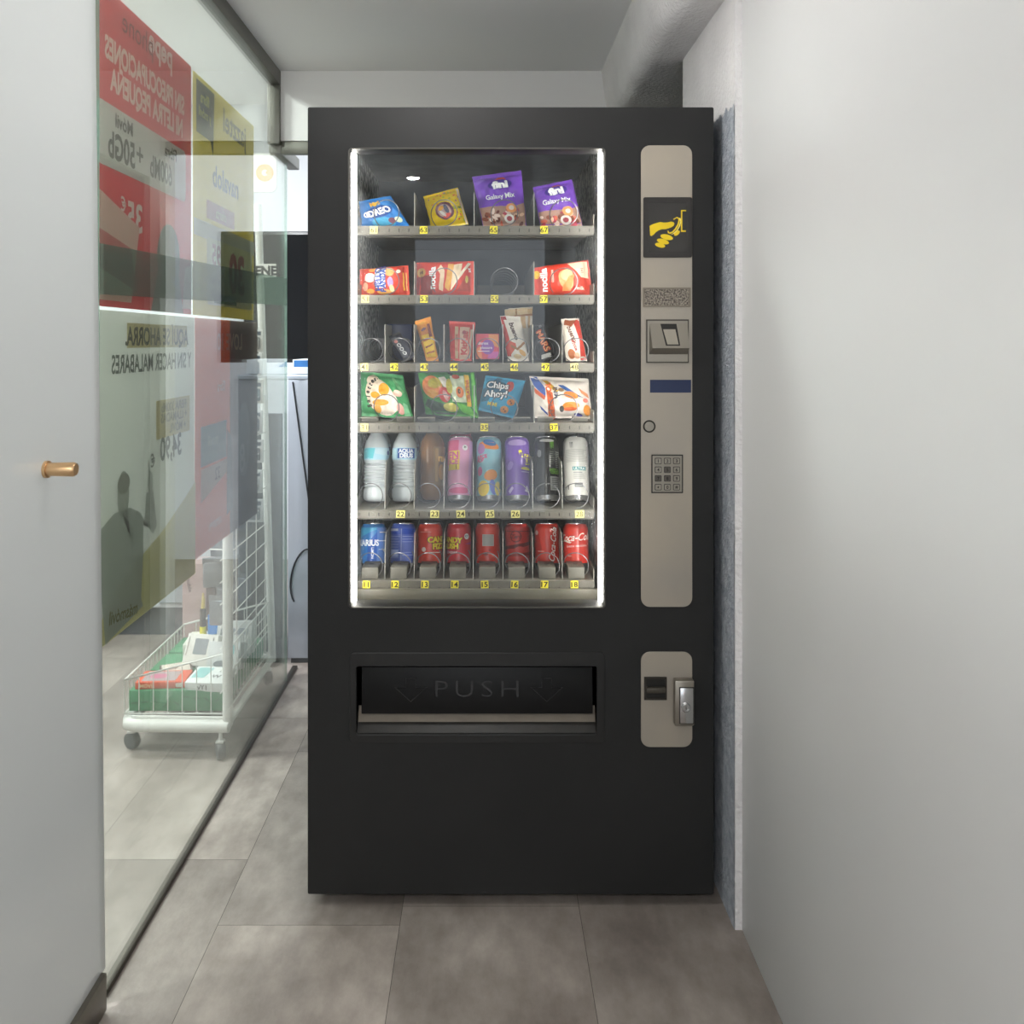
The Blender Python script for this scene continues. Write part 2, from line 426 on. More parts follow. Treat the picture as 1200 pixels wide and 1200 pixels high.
# body: shell made of side, top, bottom and back sheets
b = MB()
b.box(MX0, MX0+.03, YF+.062, 2.85, MZ0, MZ1, steel_black, b=.002)
b.box(MX1-.03, MX1, YF+.062, 2.85, MZ0, MZ1, steel_black, b=.002)
b.box(MX0+.03, MX1-.03, YF+.062, 2.85, MZ1-.03, MZ1, steel_black)
b.box(MX0+.03, MX1-.03, YF+.062, 2.85, MZ0, MZ0+.03, steel_black)
b.box(MX0+.03, MX1-.03, 2.82, 2.85, MZ0+.03, MZ1-.03, steel_black)
b.box(PX(712, 2.08)+.01, PX(712, 2.08)+.03, YF+.062, 2.82, MZ0+.03, MZ1-.03, steel_black)
part(b, 'body')
for fx in (MX0+.07, MX1-.07):
    for fy in (2.12, 2.77):
        b = MB(); b.cyl((fx, fy, 0), (fx, fy, .008), .028, black_plastic); b.cyl((fx, fy, .008), (fx, fy, MZ0+.002), .012, steel_black, 12)
        part(b, 'foot')
# door
b = MB()
def PR(x0, y0, x1, y1, r, Y=YF):
    a = P(x0, y1, Y); c = P(x1, y0, Y); return rrect(a[0], c[0], a[1], c[1], r)
outer = rrect(MX0, MX1, MZ0, MZ1, .004)
plate(b, [outer, PR(410, 175, 708, 711, .008), PR(418, 781, 699, 860, .004), ], YF, .058, steel_black, bev=.0015)
door = part(b, 'door', ang=40)
def sub(mb, name, parent=door, **k):
    o = mb.build(name, parent, **k); o.matrix_parent_inverse = parent.matrix_parent_inverse @ Matrix() if False else Matrix.Identity(4); return o
# thin metal bead round the window
b = MB()
lp = PR(409, 174, 709, 712, .009); b.tube([(x, YF-.0005, z) for x, z in lp], .0022, mat('window_bead', '55534f', .3, metal=.7), 6, closed=True)
sub(b, 'window_bead')
b = MB(); x0, z0 = P(405, 716); x1, z1 = P(713, 170)
b.add([(x0, YF+.030, z0), (x1, YF+.030, z0), (x1, YF+.030, z1), (x0, YF+.030, z1)], [(0, 1, 2, 3)], win_glass)
sub(b, 'window_glass', smooth=False)
# control plate
b = MB(); plate(b, [PR(751, 170.5, 811, 711, .021)], YF-.0025, .003, beige, bev=.0008); sub(b, 'control_plate')
# hand sign
b = MB(); plate(b, [PR(753.5, 231.5, 810.5, 302, .004)], YF-.0055, .0035, mat('sign_black', '262321', .35), bev=.0008)
plate(b, [PR(760, 238, 804, 296, .001)], YF-.0060, .0008, mat('sign_inner', '2c2a28', .25))
xa, za = P(740, 430); xb, zb = P(820, 220)
def q(*pts): return [((x/457), 1-(y/1200)) for x, y in pts]   # coordinates read in the 457x1200 crop of the plate
yel = 'e8c81e'
hand = [('p', q((118, 258), (140, 246), (165, 238), (190, 232), (215, 236), (240, 234), (262, 229), (278, 233), (284, 243), (278, 258), (262, 268), (240, 276), (222, 280), (200, 280), (178, 288), (160, 300), (146, 316), (130, 326), (122, 322), (120, 290)), yel),
        ('e', 232/457, 1-333/1200, .0150, .0062, -14, yel), ('e', 207/457, 1-362/1200, .0145, .0058, -16, yel), ('e', 188/457, 1-387/1200, .0120, .0052, -14, yel),
        ('e', 300/457, 1-306/1200, .0080, .0046, 40, yel),
        ('p', q((275, 212), (300, 198), (316, 205), (320, 225), (312, 255), (296, 282), (276, 302), (256, 312), (240, 306), (236, 290), (244, 290), (250, 302), (268, 296), (286, 276), (302, 250), (310, 224), (308, 210), (298, 206), (280, 218)), yel),
        ('p', q((314, 204), (324, 206), (330, 225), (322, 258), (304, 290), (278, 312), (258, 318), (274, 308), (298, 286), (314, 258), (322, 228)), 'f0e27a'),
        ('p', q((327, 152), (362, 152), (362, 160), (336, 160), (336, 288), (360, 288), (360, 298), (327, 298)), yel)]
decals(b, hand, xb-xa, zb-za, lambda u, v, l: (xa+u*(xb-xa), YF-.0062-.0001*l, za+v*(zb-za)), L=1)
o = sub(b, 'coin_sign'); o['label'] = 'black square plate with a yellow hand putting in a coin'
# scratched display plate
scr = noisy('scratched_display', '57504a', 'a89f92', 260, .5, metal=.3, bump=.5, bscale=400, contrast=(.40, .62))
b = MB(); plate(b, [PR(754, 338, 808, 359, .001)], YF-.0035, .0015, scr)
plate(b, [PR(753, 337, 809, 360, .001), PR(755, 339, 807, 358, .0005)], YF-.0042, .0015, mat('display_rim', '7e766a', .4, metal=.5)); sub(b, 'display')
# coin slot housing: a wedge leaning out
b = MB(); plate(b, [PR(757.5, 375, 806, 424.5, .001)], YF-.0050, .003, satin, bev=.0006)
plate(b, [PR(756.8, 374.4, 806.6, 425.2, .001), PR(758.2, 376, 805.4, 423.8, .001)], YF-.0058, .003, mat('slot_rim', '4a4640', .4, metal=.6))
X0, Zt = P(760.5, 379); X1, Zb = P(805, 414)
wv = [(X0, YF-.006, Zt), (X1, YF-.006, Zt), (X1, YF-.024, Zb+.012), (X0+.004, YF-.024, Zb+.012), (X1, YF-.006, Zb-.002), (X0, YF-.006, Zb-.002)]
b.add(wv, [(0, 3, 2, 1), (3, 5, 4, 2), (0, 5, 3), (1, 2, 4)], satin)
ho = sub(b, 'coin_slot', smooth=False); ho['label'] = 'wedge shaped satin metal coin slot'
b = MB()
def wed(u, v, d=0):   # point on the sloped wedge face
    z = Zt+(Zb+.012-Zt)*(1-v); y = YF-.006-.018*(1-v); return (X0+.002+u*(X1-X0-.002), y-d, z)
dk = mat('slot_dark', '1d1a17', .5); gm = mat('slot_grey', 'a39c90', .4, metal=.6)
b.add([wed(.27, .98, .0004), wed(.70, .98, .0004), wed(.76, .10, .0004), wed(.38, .10, .0004)], [(0, 3, 2, 1)], dk)
b.add([wed(.33, .76, .0008), wed(.66, .76, .0008), wed(.72, .15, .0008), wed(.42, .15, .0008)], [(0, 3, 2, 1)], gm)
sub(b, 'slot_recess', smooth=False)
b = MB(); plate(b, [PR(761.5, 445, 809.5, 460, .0005)], YF-.0032, .0008, ink('232e4e')); o = sub(b, 'blue_label')
b = MB(); cx, cz = P(759.5, 499.5)
b.lathe([(.0115, 0), (.0130, .002), (.0145, .002), (.0145, 0)], mat('ring_dark', '35312c', .35, metal=.5), 32, Matrix.Translation((cx+.002, YF-.0025, cz)) @ Matrix.Rotation(PI/2, 4, 'X'))
b.lathe([(.0, .0012), (.011, .0012), (.0115, 0)], satin, 32, Matrix.Translation((cx+.002, YF-.0025, cz)) @ Matrix.Rotation(PI/2, 4, 'X'))
sub(b, 'push_button')
# keypad
b = MB(); plate(b, [PR(763.5, 533, 799.5, 577, .001)], YF-.0035, .0012, satin)
plate(b, [PR(763, 532.5, 800, 577.5, .001), PR(764.3, 533.8, 798.7, 576.2, .0005)], YF-.0040, .001, dk)
kp = sub(b, 'keypad')
keys = ['1', '2', '3', '4', '5', '6', '7', '8', '9', '*', '0', '#']
for i, kx in enumerate(keys):
    c, r = i % 3, i//3; x = 767+c*10.7; y = 536.3+r*10.2
    wk = ink('55504a', .5) if kx in '578' else satin
    b = MB(); plate(b, [PR(x, y, x+7.8, y+7.2, .002)], YF-.0050, .0016, dk)
    plate(b, [PR(x+.6, y+.6, x+7.2, y+6.6, .0016)], YF-.0056, .0016, wk, bev=.0003)
    xa, za = P(x, y+7.2); xb, zb = P(x+7.8, y)
    decals(b, [('t', kx, .5, .5, .0075, 0, '1c1916')], xb-xa, zb-za, lambda u, v, l: (xa+u*(xb-xa), YF-.0058-.0001*l, za+v*(zb-za)), L=1)
    sub(b, 'key')
# lower plate, coin return, lock
b = MB(); plate(b, [PR(751, 763.5, 811, 875, .021)], YF-.0025, .003, beige, bev=.0008); sub(b, 'lock_plate')
b = MB(); plate(b, [PR(754.5, 792.5, 781, 819.5, .001), PR(757, 795, 779, 817, .001)], YF-.0050, .003, mat('cup_frame', '35312c', .4, metal=.3))
plate(b, [PR(756, 794, 780, 818, .001)], YF-.0030, .0008, mat('cup_dark', '191714', .6))
X0, Zt = P(757, 804); X1, Zb = P(779, 810)
b.box(X0, X1, YF-.013, YF-.003, Zb, Zt, mat('cup_lip', '4b463e', .35, metal=.4), b=.001)
sub(b, 'coin_return')
b = MB(); X0, Zb = P(786, 846); X1, Zt = P(811, 793)
b.box(X0+.004, X1, YF-.024, YF-.002, Zb, Zt, satin, b=.004)
X2, Zb2 = P(794, 842); X3, Zt2 = P(809.5, 801)
b.box(X2, X3, YF-.027, YF-.022, Zb2, Zt2, chrome, b=.0015)
b.box(X2-.0015, X3+.0015, YF-.0245, YF-.0235, Zb2-.0015, Zt2+.0015, dk)
lk = sub(b, 'lock_handle')
cx, cz = P(800.5, 823)
b = MB(); R = Matrix.Translation((cx, YF-.027, cz)) @ Matrix.Rotation(PI/2, 4, 'X')
b.lathe([(.0105, 0), (.0105, .004), (.0085, .006), (.0065, .006), (.006, .004), (.0, .004)], chrome, 28, R)
b.box(cx-.001, cx+.001, YF-.0316, YF-.031, cz-.004, cz+.004, dk)
sub(b, 'lock_cylinder')
# delivery bay
b = MB(); fr_o = PR(410, 764.5, 709, 870, .012); fr_i = PR(417.5, 780.5, 699.5, 860.5, .005)
plate(b, [fr_o, fr_i], YF-.0025, .003, mat('bay_frame', '1e1e1e', .35), bev=.001); sub(b, 'delivery_frame')
b = MB(); x0, zb = P(418, 860); x1, zt = P(699, 781)
inner = mat('bay_inner', '100f0f', .5)
b.add([(x0, YF, zb), (x1, YF, zb), (x1, YF, zt), (x0, YF, zt), (x0, YF+.2, zb), (x1, YF+.2, zb), (x1, YF+.2, zt), (x0, YF+.2, zt)],
      [(0, 4, 7, 3), (1, 2, 6, 5), (3, 7, 6, 2), (4, 5, 6, 7)], inner)
b.add([(x0, YF+.002, zb+.001), (x1, YF+.002, zb+.001), (x1, YF+.020, zb+.019), (x0, YF+.020, zb+.019)], [(0, 1, 2, 3)], noisy('bay_sill', '0e0d0b', '1e1b17', 30, .35))
tan = noisy('bay_lip', '6f6558', '7d7365', 12, .5)
b.add([(x0, YF+.020, zb+.018), (x1, YF+.020, zb+.018), (x1, YF+.034, zb+.052), (x0, YF+.034, zb+.052)], [(0, 1, 2, 3)], tan)
sub(b, 'delivery_bay', smooth=False)
fx0, fzb = P(423, 838); fx1, fzt = P(695, 784)
b = MB(); rot = Matrix.Translation((0, YF+.012, fzt)) @ Matrix.Rotation(math.radians(-3), 4, 'X')
b.box(fx0, fx1, 0, .006, fzb-fzt, 0, flap_black, b=.0015, mx=rot)
fl = sub(b, 'delivery_flap')
emb = mat('emboss', '2c2c2d', .3)
b = MB(); A = ['p', [(u, v) for u, v in ((.4, 1), (.6, 1), (.6, .62), (1, .62), (.5, 0), (0, .62), (.4, .62))]]
sh = []
for cxp in (481, 641):
    u0 = (cxp-19-423)/272; u1 = (cxp+19-423)/272
    pts = [(u0+(u1-u0)*a, .26+.50*c) for a, c in ((.35, 1), (.65, 1), (.65, .62), (1, .62), (.5, 0), (0, .62), (.35, .62))]
    sh.append(pts)
Hf = fzt-fzb; Wf = fx1-fx0
for pts in sh:
    b = MB(); b.tube([rot @ Vector((fx0+u*Wf, -.0004, -Hf+v*Hf)) for u, v in pts], .0011, emb, 6, closed=True); sub(b, 'arrow_emblem')
b = MB(); decals(b, [('t', 'PUSH', .5, .54, .040, 0, '333334', {'sp': 1.3, 'b': -.012, 'sx': 1.3})], Wf, Hf, lambda u, v, l: rot @ Vector((fx0+u*Wf, -.0012-.0003*l, -Hf+v*Hf)), L=1, rough=.25)
sub(b, 'push_lettering')
# interior liner
LX0, LX1 = PX(409, 2.12), PX(703, 2.12); LZ0, LZ1 = PZ(712, 2.0)-.03, PZ(172, 2.0)+.05
b = MB()
def q4(a, c, d, e, m): b.add([a, c, d, e], [(0, 1, 2, 3)], m)
q4((LX0, 2.06, LZ0), (LX0, 2.70, LZ0), (LX0, 2.70, LZ1), (LX0, 2.06, LZ1), speck)
q4((LX1, 2.06, LZ0), (LX1, 2.06, LZ1), (LX1, 2.70, LZ1), (LX1, 2.70, LZ0), speck)
q4((LX0, 2.70, LZ0), (LX1, 2.70, LZ0), (LX1, 2.70, LZ1), (LX0, 2.70, LZ1), liner)
q4((LX0, 2.06, LZ1), (LX0, 2.70, LZ1), (LX1, 2.70, LZ1), (LX1, 2.06, LZ1), liner)
part(b, 'product_cabinet', smooth=False)
b = MB(); kick = noisy('kick_panel', '524f45', '5d5a50', 12, .5)
b.box(LX0+.004, LX1-.004, 2.105, 2.115, LZ0-.0, PZ(690, 2.11), kick, b=.001); 
b.box(LX0, LX1, 2.06, 2.115, LZ0-.005, LZ0+.004, kick)
part(b, 'kick_panel')
for xx in (413.2, 704.6):
    b = MB(); X = PX(xx+.3, 2.035); b.box(X-.0065, X+.0065, 2.034, 2.050, PZ(709, 2.035), PZ(179, 2.035), led, b=.002)
    sub(b, 'light_strip')

# ---- trays
YR = 2.12
ROWS = {6: (265, 275), 5: (346, 355.5), 4: (426, 435), 3: (496, 506), 2: (598, 607), 1: (680.5, 689.5)}
wide = [452, 520, 591, 661]
narrow = [434.5, 468, 502, 537, 571.5, 606, 641.5, 675.5]
def helix(r=.0305, turns=6, pitch=.075, lr=1):
    pts = []; n = 26
    for i in range(n*turns+1):
        k = i/n; a = 2*PI*k
        full = int(k); fr = k-full
        # ring stays nearly flat, and steps back along the floor
        st = full+ (0 if fr < .0 else fr**3)
        ang = -PI/2+lr*a
        pts.append((r*math.cos(ang), pitch*st, r*math.sin(ang)+r))
    return pts
coil_wide = MB().tube(helix(.0335, 6, .085), .0013, wire, 6).build('coil'); 
coil_narrow = MB().tube(helix(.0300, 6, .078), .0012, wire, 6).build('coil')
cw, cn = coil_wide.data, coil_narrow.data
bpy.data.objects.remove(coil_wide); bpy.data.objects.remove(coil_narrow)
dark = mat('slot_black', '121212', .6)
STK = {6: [('61', 438), ('63', 496.5), ('65', 578.5), ('67', 637.5)], 5: [('51', 428), ('53', 497), ('55', 579.5), ('57', 637)],
       4: [('41', 427), ('42', 462), ('43', 497), ('44', 532), ('45', 568), ('46', 602.5), ('47', 639), ('48', 673)],
       3: [('31', 427), ('35', 567.5), ('37', 649)],
       2: [('22', 469.5), ('23', 509.5), ('24', 540), ('25', 574), ('26', 604), ('28', 679)],
       1: [('11', 429.5), ('12', 463), ('13', 498), ('14', 533), ('15', 568), ('16', 603), ('17', 638), ('18', 673)]}
FLOORZ = {}
stk_mesh = {}
for r, (ya, yb) in ROWS.items():
    z1 = PZ(ya, YR); z0 = PZ(yb, YR); FLOORZ[r] = z1+.0012
    X0, X1 = PX(417.5, YR), PX(696.5, YR)
    b = MB(); b.box(X0, X1, YR+.001, 2.66, z1-.001, z1+.0008, grey_metal)
    b.box(X0, X0+.0015, YR+.004, 2.66, z1, z1+.03, grey_metal); b.box(X1-.0015, X1, YR+.004, 2.66, z1, z1+.03, grey_metal)
    b.box(X0, X1, 2.655, 2.66, z1, z1+.06, grey_metal)
    b.box(X0+.01, X1-.01, 2.2, 2.215, z1-.018, z1-.001, grey_metal)
    if r == 3:
        for c in wide:
            for s in (-1, 1):
                xa = PX(c+s*11, YR); xb = PX(c+s*(31 if c < 600 else 30), YR)
                b.box(min(xa, xb), max(xa, xb), YR+.004, YR+.040, z1+.012, z1+.0135, grey_metal)
                b.box(min(xa, xb), max(xa, xb), YR+.039, YR+.040, z1, z1+.0135, grey_metal)
    tray = part(b, 'tray')
    def tsub(mb, name, **k): return mb.build(name, tray, **k)
    b = MB(); plate(b, [rrect(X0, X1, z0, z1, .004)], YR-.002, .003, rail_metal, bev=.0006)
    step = 35.2 if r in (4, 2, 1) else 70
    x = 421.0
    i = 0
    while x < 695:
        xm = PX(x, YR)
        if r in (6, 5, 3, 2):
            b.box(xm-.0012, xm+.0012, YR-.0026, YR-.0018, (z0+z1)/2-.004, (z0+z1)/2+.004, dark)
        else:
            b.box(xm-.001, xm+.001, YR-.0026, YR-.0018, z0+.001, z0+.004, dark)
        x += (11.5, 11.5, 12.2)[i % 3]; i += 1
    b.box(X0+.002, X1-.002, YR-.001, YR+.012, z0-.003, z0+.001, mat('rail_dark', '3d3c38', .5, metal=.4))
    tsub(b, 'price_rail')
    # clear strips over stickers and dividers
    divs = [485.5, 555.5, 626] if r in (6, 5, 3) else [451, 485.3, 520, 554.5, 589.5, 624.5, 659]
    hd = {6: .085, 5: .085, 4: .097, 3: .090, 2: .115, 1: .11}[r]
    for d in divs:
        b = MB(); xx = PX(d, YR+.012)
        lo = z1; prof = [(YR+.012, lo), (2.64, lo), (2.64, lo+hd), (YR+.035 if r in (1, 2) else YR+.012, lo+hd), (YR+.014, lo+hd*.65)]
        vs = [(xx-.0006, y, z) for y, z in prof]+[(xx+.0006, y, z) for y, z in prof]; n = 5
        b.add(vs, [tuple(range(n))[::-1], tuple(range(n, 2*n))]+[(i, (i+1) % n, n+(i+1) % n, n+i) for i in range(n)], mat('divider', 'a5a49e', .4, metal=.3))
        tsub(b, 'divider', smooth=False)
    for c in (wide if r in (6, 5, 3) else narrow):
        o = bpy.data.objects.new('coil', cw if r in (6, 5, 3) else cn); C.objects.link(o); o.parent = tray
        o.location = (PX(c, YR+.02), YR+.016, FLOORZ[r]+.0012)
    pale = r == 2
    for s, x in STK[r]:
        b = MB(); w = .0185 if not pale else .0215; h = .0185; xc = PX(x, YR); zc = (z0+z1)/2+(.0008 if r != 1 else .001)
        sm = ink('cdc576', .6) if pale else (yellow_lab if s not in ('61', '51', '41', '31', '48') else ink('cfc67a', .6))
        rt = Matrix.Translation((xc, YR-.0030, zc)) @ Matrix.Rotation(math.radians(random.Random(s).uniform(-3, 3)), 4, 'Y')
        b.box(-w/2, w/2, 0, .0006, -h/2, h/2, sm, mx=rt)
        decals(b, [('t', s, .5, .5, .0125, 0, '2a2616', {'b': .015 if r != 1 else .03, 'sx': 1.1})], w, h, lambda u, v, l: rt @ Vector(((u-.5)*w, -.0002*l, (v-.5)*h)), L=1, rough=.5)
        tsub(b, 'number_sticker')
    if r == 1:
        for c in narrow:
            xc = PX(c-.5, 2.14); b = MB()
            b.box(xc-.0205, xc+.0205, YR+.012, YR+.075, z1+.001, z1+.0295, mat('stop_block', '5c5a52', .5), b=.0015)
            b.lathe([(.0, .0001), (.006, .0001)], dark, 16, Matrix.Translation((xc, YR+.045, z1+.0297)), ys=.8)
            tsub(b, 'stop_block')

# ------------------------------------------------------------------ PRODUCTS
def bag(name, label, r, px, base, shapes, t=.022, seal='tb', Y=2.20, seed=1, wr=.0022, cat='snack bag', rough=.28, tilt=8, group=None, back=None):
    """px: tl,tr,br,bl corners as measured; laid in the plane Y and stood on the tray"""
    tl, tr, br, bl = [Vector((PX(p[0], Y), PZ(p[1], Y))) for p in px]
    zb = min(br.y, bl.y); fz = FLOORZ[r]+.002
    cx = (bl.x+br.x)/2
    W = ((tr-tl).length+(br-bl).length)/2; Hh = ((tl-bl).length+(tr-br).length)/2
    def base2(u, v):
        a = bl.lerp(br, u); c = tl.lerp(tr, u); return a.lerp(c, v)
    def T(u, v):
        su = .08 if 'lr' in seal else .0; sv = .08 if 'tb' in seal else .0
        uu = min(max((u-su)/(1-2*su), 0), 1)*2-1; vv = min(max((v-sv)/(1-2*sv), 0), 1)*2-1
        e = max(0, 1-abs(uu)**2.6)**.55*max(0, 1-abs(vv)**2.6)**.55
        n = noise.noise(Vector((u*W*60, v*Hh*60, seed*7.3)))+.6*noise.noise(Vector((u*W*130+9, v*Hh*110, seed*3.1)))
        rad = abs(math.sin((u*3+v*2+seed)*5))*.3
        cr = .0
        if 'tb' in seal and (v < .08 or v > .92): cr = .0004*math.sin(v*Hh*4000)
        if 'lr' in seal and (u < .08 or u > .92): cr = .0004*math.sin(u*W*4000)
        return e*t*.5+(n+rad)*wr*(.35+e*.9), cr, e
    def front(u, v, l=0):
        p = base2(u, v); th, cr, e = T(u, v)
        j = .0016*noise.noise(Vector((u*5, v*5, seed+50)))
        return Vector((p.x-cx+j, -.0008-th-cr-l*.00035, p.y-zb+.0012*noise.noise(Vector((u*6+3, v*6, seed)))+.001))
    def rear(u, v):
        f = front(u, v); return Vector((f.x, .0016+T(u, v)[2]*t*.5, f.z))
    b = MB(); nu = max(16, int(W/.0028)); nv = max(14, int(Hh/.0028))
    m = ink(base, rough); b.grid(front, nu, nv, m); mb2 = ink(back or base, rough); b.grid(rear, nu//2, nv//2, mb2, flip=True)
    # rim joining the two faces
    ring = [(i/nu, 0) for i in range(nu)]+[(1, j/nv) for j in range(nv)]+[(1-i/nu, 1) for i in range(nu)]+[(0, 1-j/nv) for j in range(nv)]
    vs = [front(u, v) for u, v in ring]+[rear(u, v) for u, v in ring]; n = len(ring)
    b.add(vs, [(i, i+n, (i+1) % n+n, (i+1) % n) for i in range(n)], m)
    decals(b, shapes, W, Hh, front, L=.0035, rough=rough)
    o = b.build(name, ang=60, loc=(cx, Y, fz)); o.rotation_euler = (math.radians(-tilt), 0, 0)
    tag(o, label, cat, group)
    return o
def scatter(n, box, cols, r, seed, sq=.7):
    rd = random.Random(seed); out = []
    for i in range(n):
        out.append(('e', rd.uniform(box[0], box[2]), rd.uniform(box[1], box[3]), rd.uniform(.5, 1)*r, rd.uniform(.5, 1)*r*sq, rd.uniform(0, 180), rd.choice(cols)))
    return out
# row 6
bag('snack_bag', 'blue bag of mini cookies on the top shelf, at its left end', 6, [(420, 232), (457, 225), (481, 264), (424, 265)], '2f80cf',
    [('e', .47, .52, .040, .0155, 12, '1d4f9e'), ('e', .5, .17, .026, .014, 0, '4cb0dc'), ('e', .70, .22, .009, .007, 20, '7c4a5c'),
     ('t', 'Mini', .44, .80, .0125, 10, 'f7bd2a', {'b': .05}), ('t', 'OREO', .47, .52, .0165, 13, 'ffffff', {'b': .05, 'sx': 1.05}), ('t', 'O', .17, .44, .015, 13, 'ffffff', {'b': .04}),
     ('e', .85, .24, .0085, .0075, 0, 'e9f1cf')], seed=1)
bag('candy_bag', 'small yellow bag of sweets with a round picture, on the top shelf', 6, [(495.5, 227), (536, 216), (549, 261), (506, 266)], 'f0cf1e',
    [('e', .47, .42, .024, .023, 0, '7a4a55'), ('e', .46, .42, .018, .017, 0, 'c9a9a0'), ('e', .52, .46, .006, .012, 10, '4f4f66'), ('e', .38, .5, .008, .005, 30, 'e8a32a'), ('e', .5, .28, .01, .005, 20, 'e0564e'), ('e', .4, .35, .004, .01, 40, 'f1e9e3')] +
    scatter(22, (.05, .62, .95, .95), ['e9813c', 'b9c040', 'a06a8a', 'e9a020'], .004, 3)+scatter(12, (.75, .1, .95, .6), ['e9813c', 'e6584a', 'b9c040'], .004, 4) +
    [('t', 'GOMI', .83, .44, .006, 0, '3d8f3a'), ('r', .93, .0, .985, .95, 'd9c9b0')], seed=2, t=.03, cat='sweet bag')
def fini(px, seed, lab, dy=0):
    lo = [('p', [(.01, .01), (.99, .01), (.99, .42), (.80, .36), (.01, .38)], 'b28a78')]
    lo += scatter(26, (.05, .04, .95, .30), ['8c4a32', 'd4644a', 'e9c0a0', 'c4455a', 'f1d9cc', '6f3a30'], .009, seed)
    lo += [('e', .70, .32, .014, .012, 0, 'f0a060'), ('e', .70, .32, .007, .006, 0, 'f6e1d2'), ('e', .62, .14, .013, .011, 0, 'f3ece6'), ('e', .62, .14, .007, .006, 0, 'b04a55')]
    tp = [('e', .52, .76+dy, .030, .0135, 3, '47259a'), ('t', 'fini', .52, .76+dy, .020, 3, 'ffffff', {'b': .06, 'sx': 1.15}), ('p', [(.43, .86+dy), (.5, .90+dy), (.62, .89+dy), (.67, .84+dy), (.6, .86+dy), (.5, .86+dy)], 'd8503c'),
          ('t', 'Galaxy Mix', .49, .53+dy*.6, .0125, 2, 'ffffff', {'b': .02, 'sx': .92}), ('p', [(.04, .80), (.22, .86), (.24, .90), (.05, .88)], '8f62d6')]
    bag('candy_bag', lab, 6, px, '7c46c9', lo+tp, seed=seed, t=.03, cat='sweet bag', wr=.0028)
fini([(553, 201), (611, 193), (617, 262), (567, 264)], 5, 'tallest purple bag of sweets, third product along the top shelf')
fini([(625, 213), (671, 203), (683, 261), (634, 263)], 6, 'crumpled purple bag of sweets at the right end of the top shelf', .03)
# row 5
bag('snack_bag', 'red packet of panda biscuits with blue upright lettering, second shelf', 5, [(421, 312), (478, 307), (480, 343), (422, 343)], 'd5432e',
    [('p', [(.80, .05), (.98, .05), (.97, .95), (.78, .95)], 'b5392f'), ('r', .88, .15, .91, .75, 'e8b34a'), ('r', .94, .15, .96, .75, 'e8c06a'),
     ('e', .22, .62, .014, .013, 0, 'f1e6d8'), ('e', .12, .30, .007, .012, 0, 'f0b090'), ('e', .30, .90, .014, .005, 0, 'f0a850'), ('e', .62, .78, .013, .011, 0, 'f0b070'), ('e', .63, .42, .007, .014, 0, 'b59ad0'),
     ('e', .50, .10, .018, .006, 0, 'f0b060'), ('e', .22, .12, .010, .006, 0, 'f2a23c'),
     ('r', .325, .22, .53, .92, 'e8e4ea'), ('t', 'HELLO', .385, .55, .0150, 90, '2950a8', {'b': .04}), ('t', 'PANDAS', .485, .56, .0130, 90, '2950a8', {'b': .04}),
     ('e', .80, .78, .0052, .0048, 0, 'f4ead8'), ('e', .66, .20, .006, .01, 20, 'f0d0a0')], seed=7, seal='lr', t=.03, cat='biscuit packet')
def noc(px, seed, lab, var):
    if var == 0:
        sh = [('p', [(.02, .02), (.29, .02), (.30, .60), (.02, .55)], '8e2a22'), ('e', .09, .68, .011, .013, 0, 'c99a4e'), ('t', 'M', .09, .68, .009, 0, '7a4a20'),
              ('t', 'nocilla', .285, .50, .0165, 90, 'ffffff', {'b': .035}),
              ('p', [(.40, .15), (.47, .1), (.50, .7), (.43, .9), (.37, .75), (.42, .6)], 'f3d3b0'), ('p', [(.50, .2), (.58, .1), (.66, .9), (.56, .92)], 'e8a848'),
              ('p', [(.60, .12), (.78, .55), (.80, .92), (.66, .88), (.62, .5)], 'f1d7b4'), ('p', [(.60, .10), (.70, .35), (.95, .92), (.90, .95), (.72, .5)], 'f7e6cf'), ('p', [(.70, .1), (.94, .1), (.95, .55), (.86, .52)], 'b8402a'), ('e', .88, .45, .004, .010, 0, 'd6c256'),
              ('t', 'x4', .92, .72, .008, 90, 'ffffff')]
    else:
        sh = [('e', .05, .72, .009, .012, 0, 'f4c52a'), ('t', 'nocilla', .17, .50, .0185, 90, 'ffffff', {'b': .035}),
              ('p', [(.60, .95), (.97, .96), (.97, .45), (.82, .50), (.76, .7)], 'f3dcc0'), ('e', .56, .45, .018, .026, 20, 'efb27a'), ('e', .58, .60, .016, .014, 20, 'f5d09a'),
              ('p', [(.48, .1), (.62, .1), (.72, .6), (.62, .55), (.52, .3)], 'e69a55'), ('t', 'cookies', .32, .60, .008, 90, 'f6e3d2'), ('t', '1+1', .86, .70, .007, 90, 'b5402a'), ('t', 'milk', .80, .17, .008, 0, 'f6e3d2')]
    bag('biscuit_packet', lab, 5, px, 'd93a22', sh, seed=seed, seal='lr', t=.028, cat='biscuit packet')
noc([(488, 303), (555, 301), (555.5, 342), (487, 342)], 8, 'red packet with cream streaks, beside the blue lettered packet on the second shelf', 0)
noc([(625.5, 309), (690, 299.5), (694, 341), (626, 342)], 9, 'orange red packet with upright white lettering at the right end of the second shelf', 1)
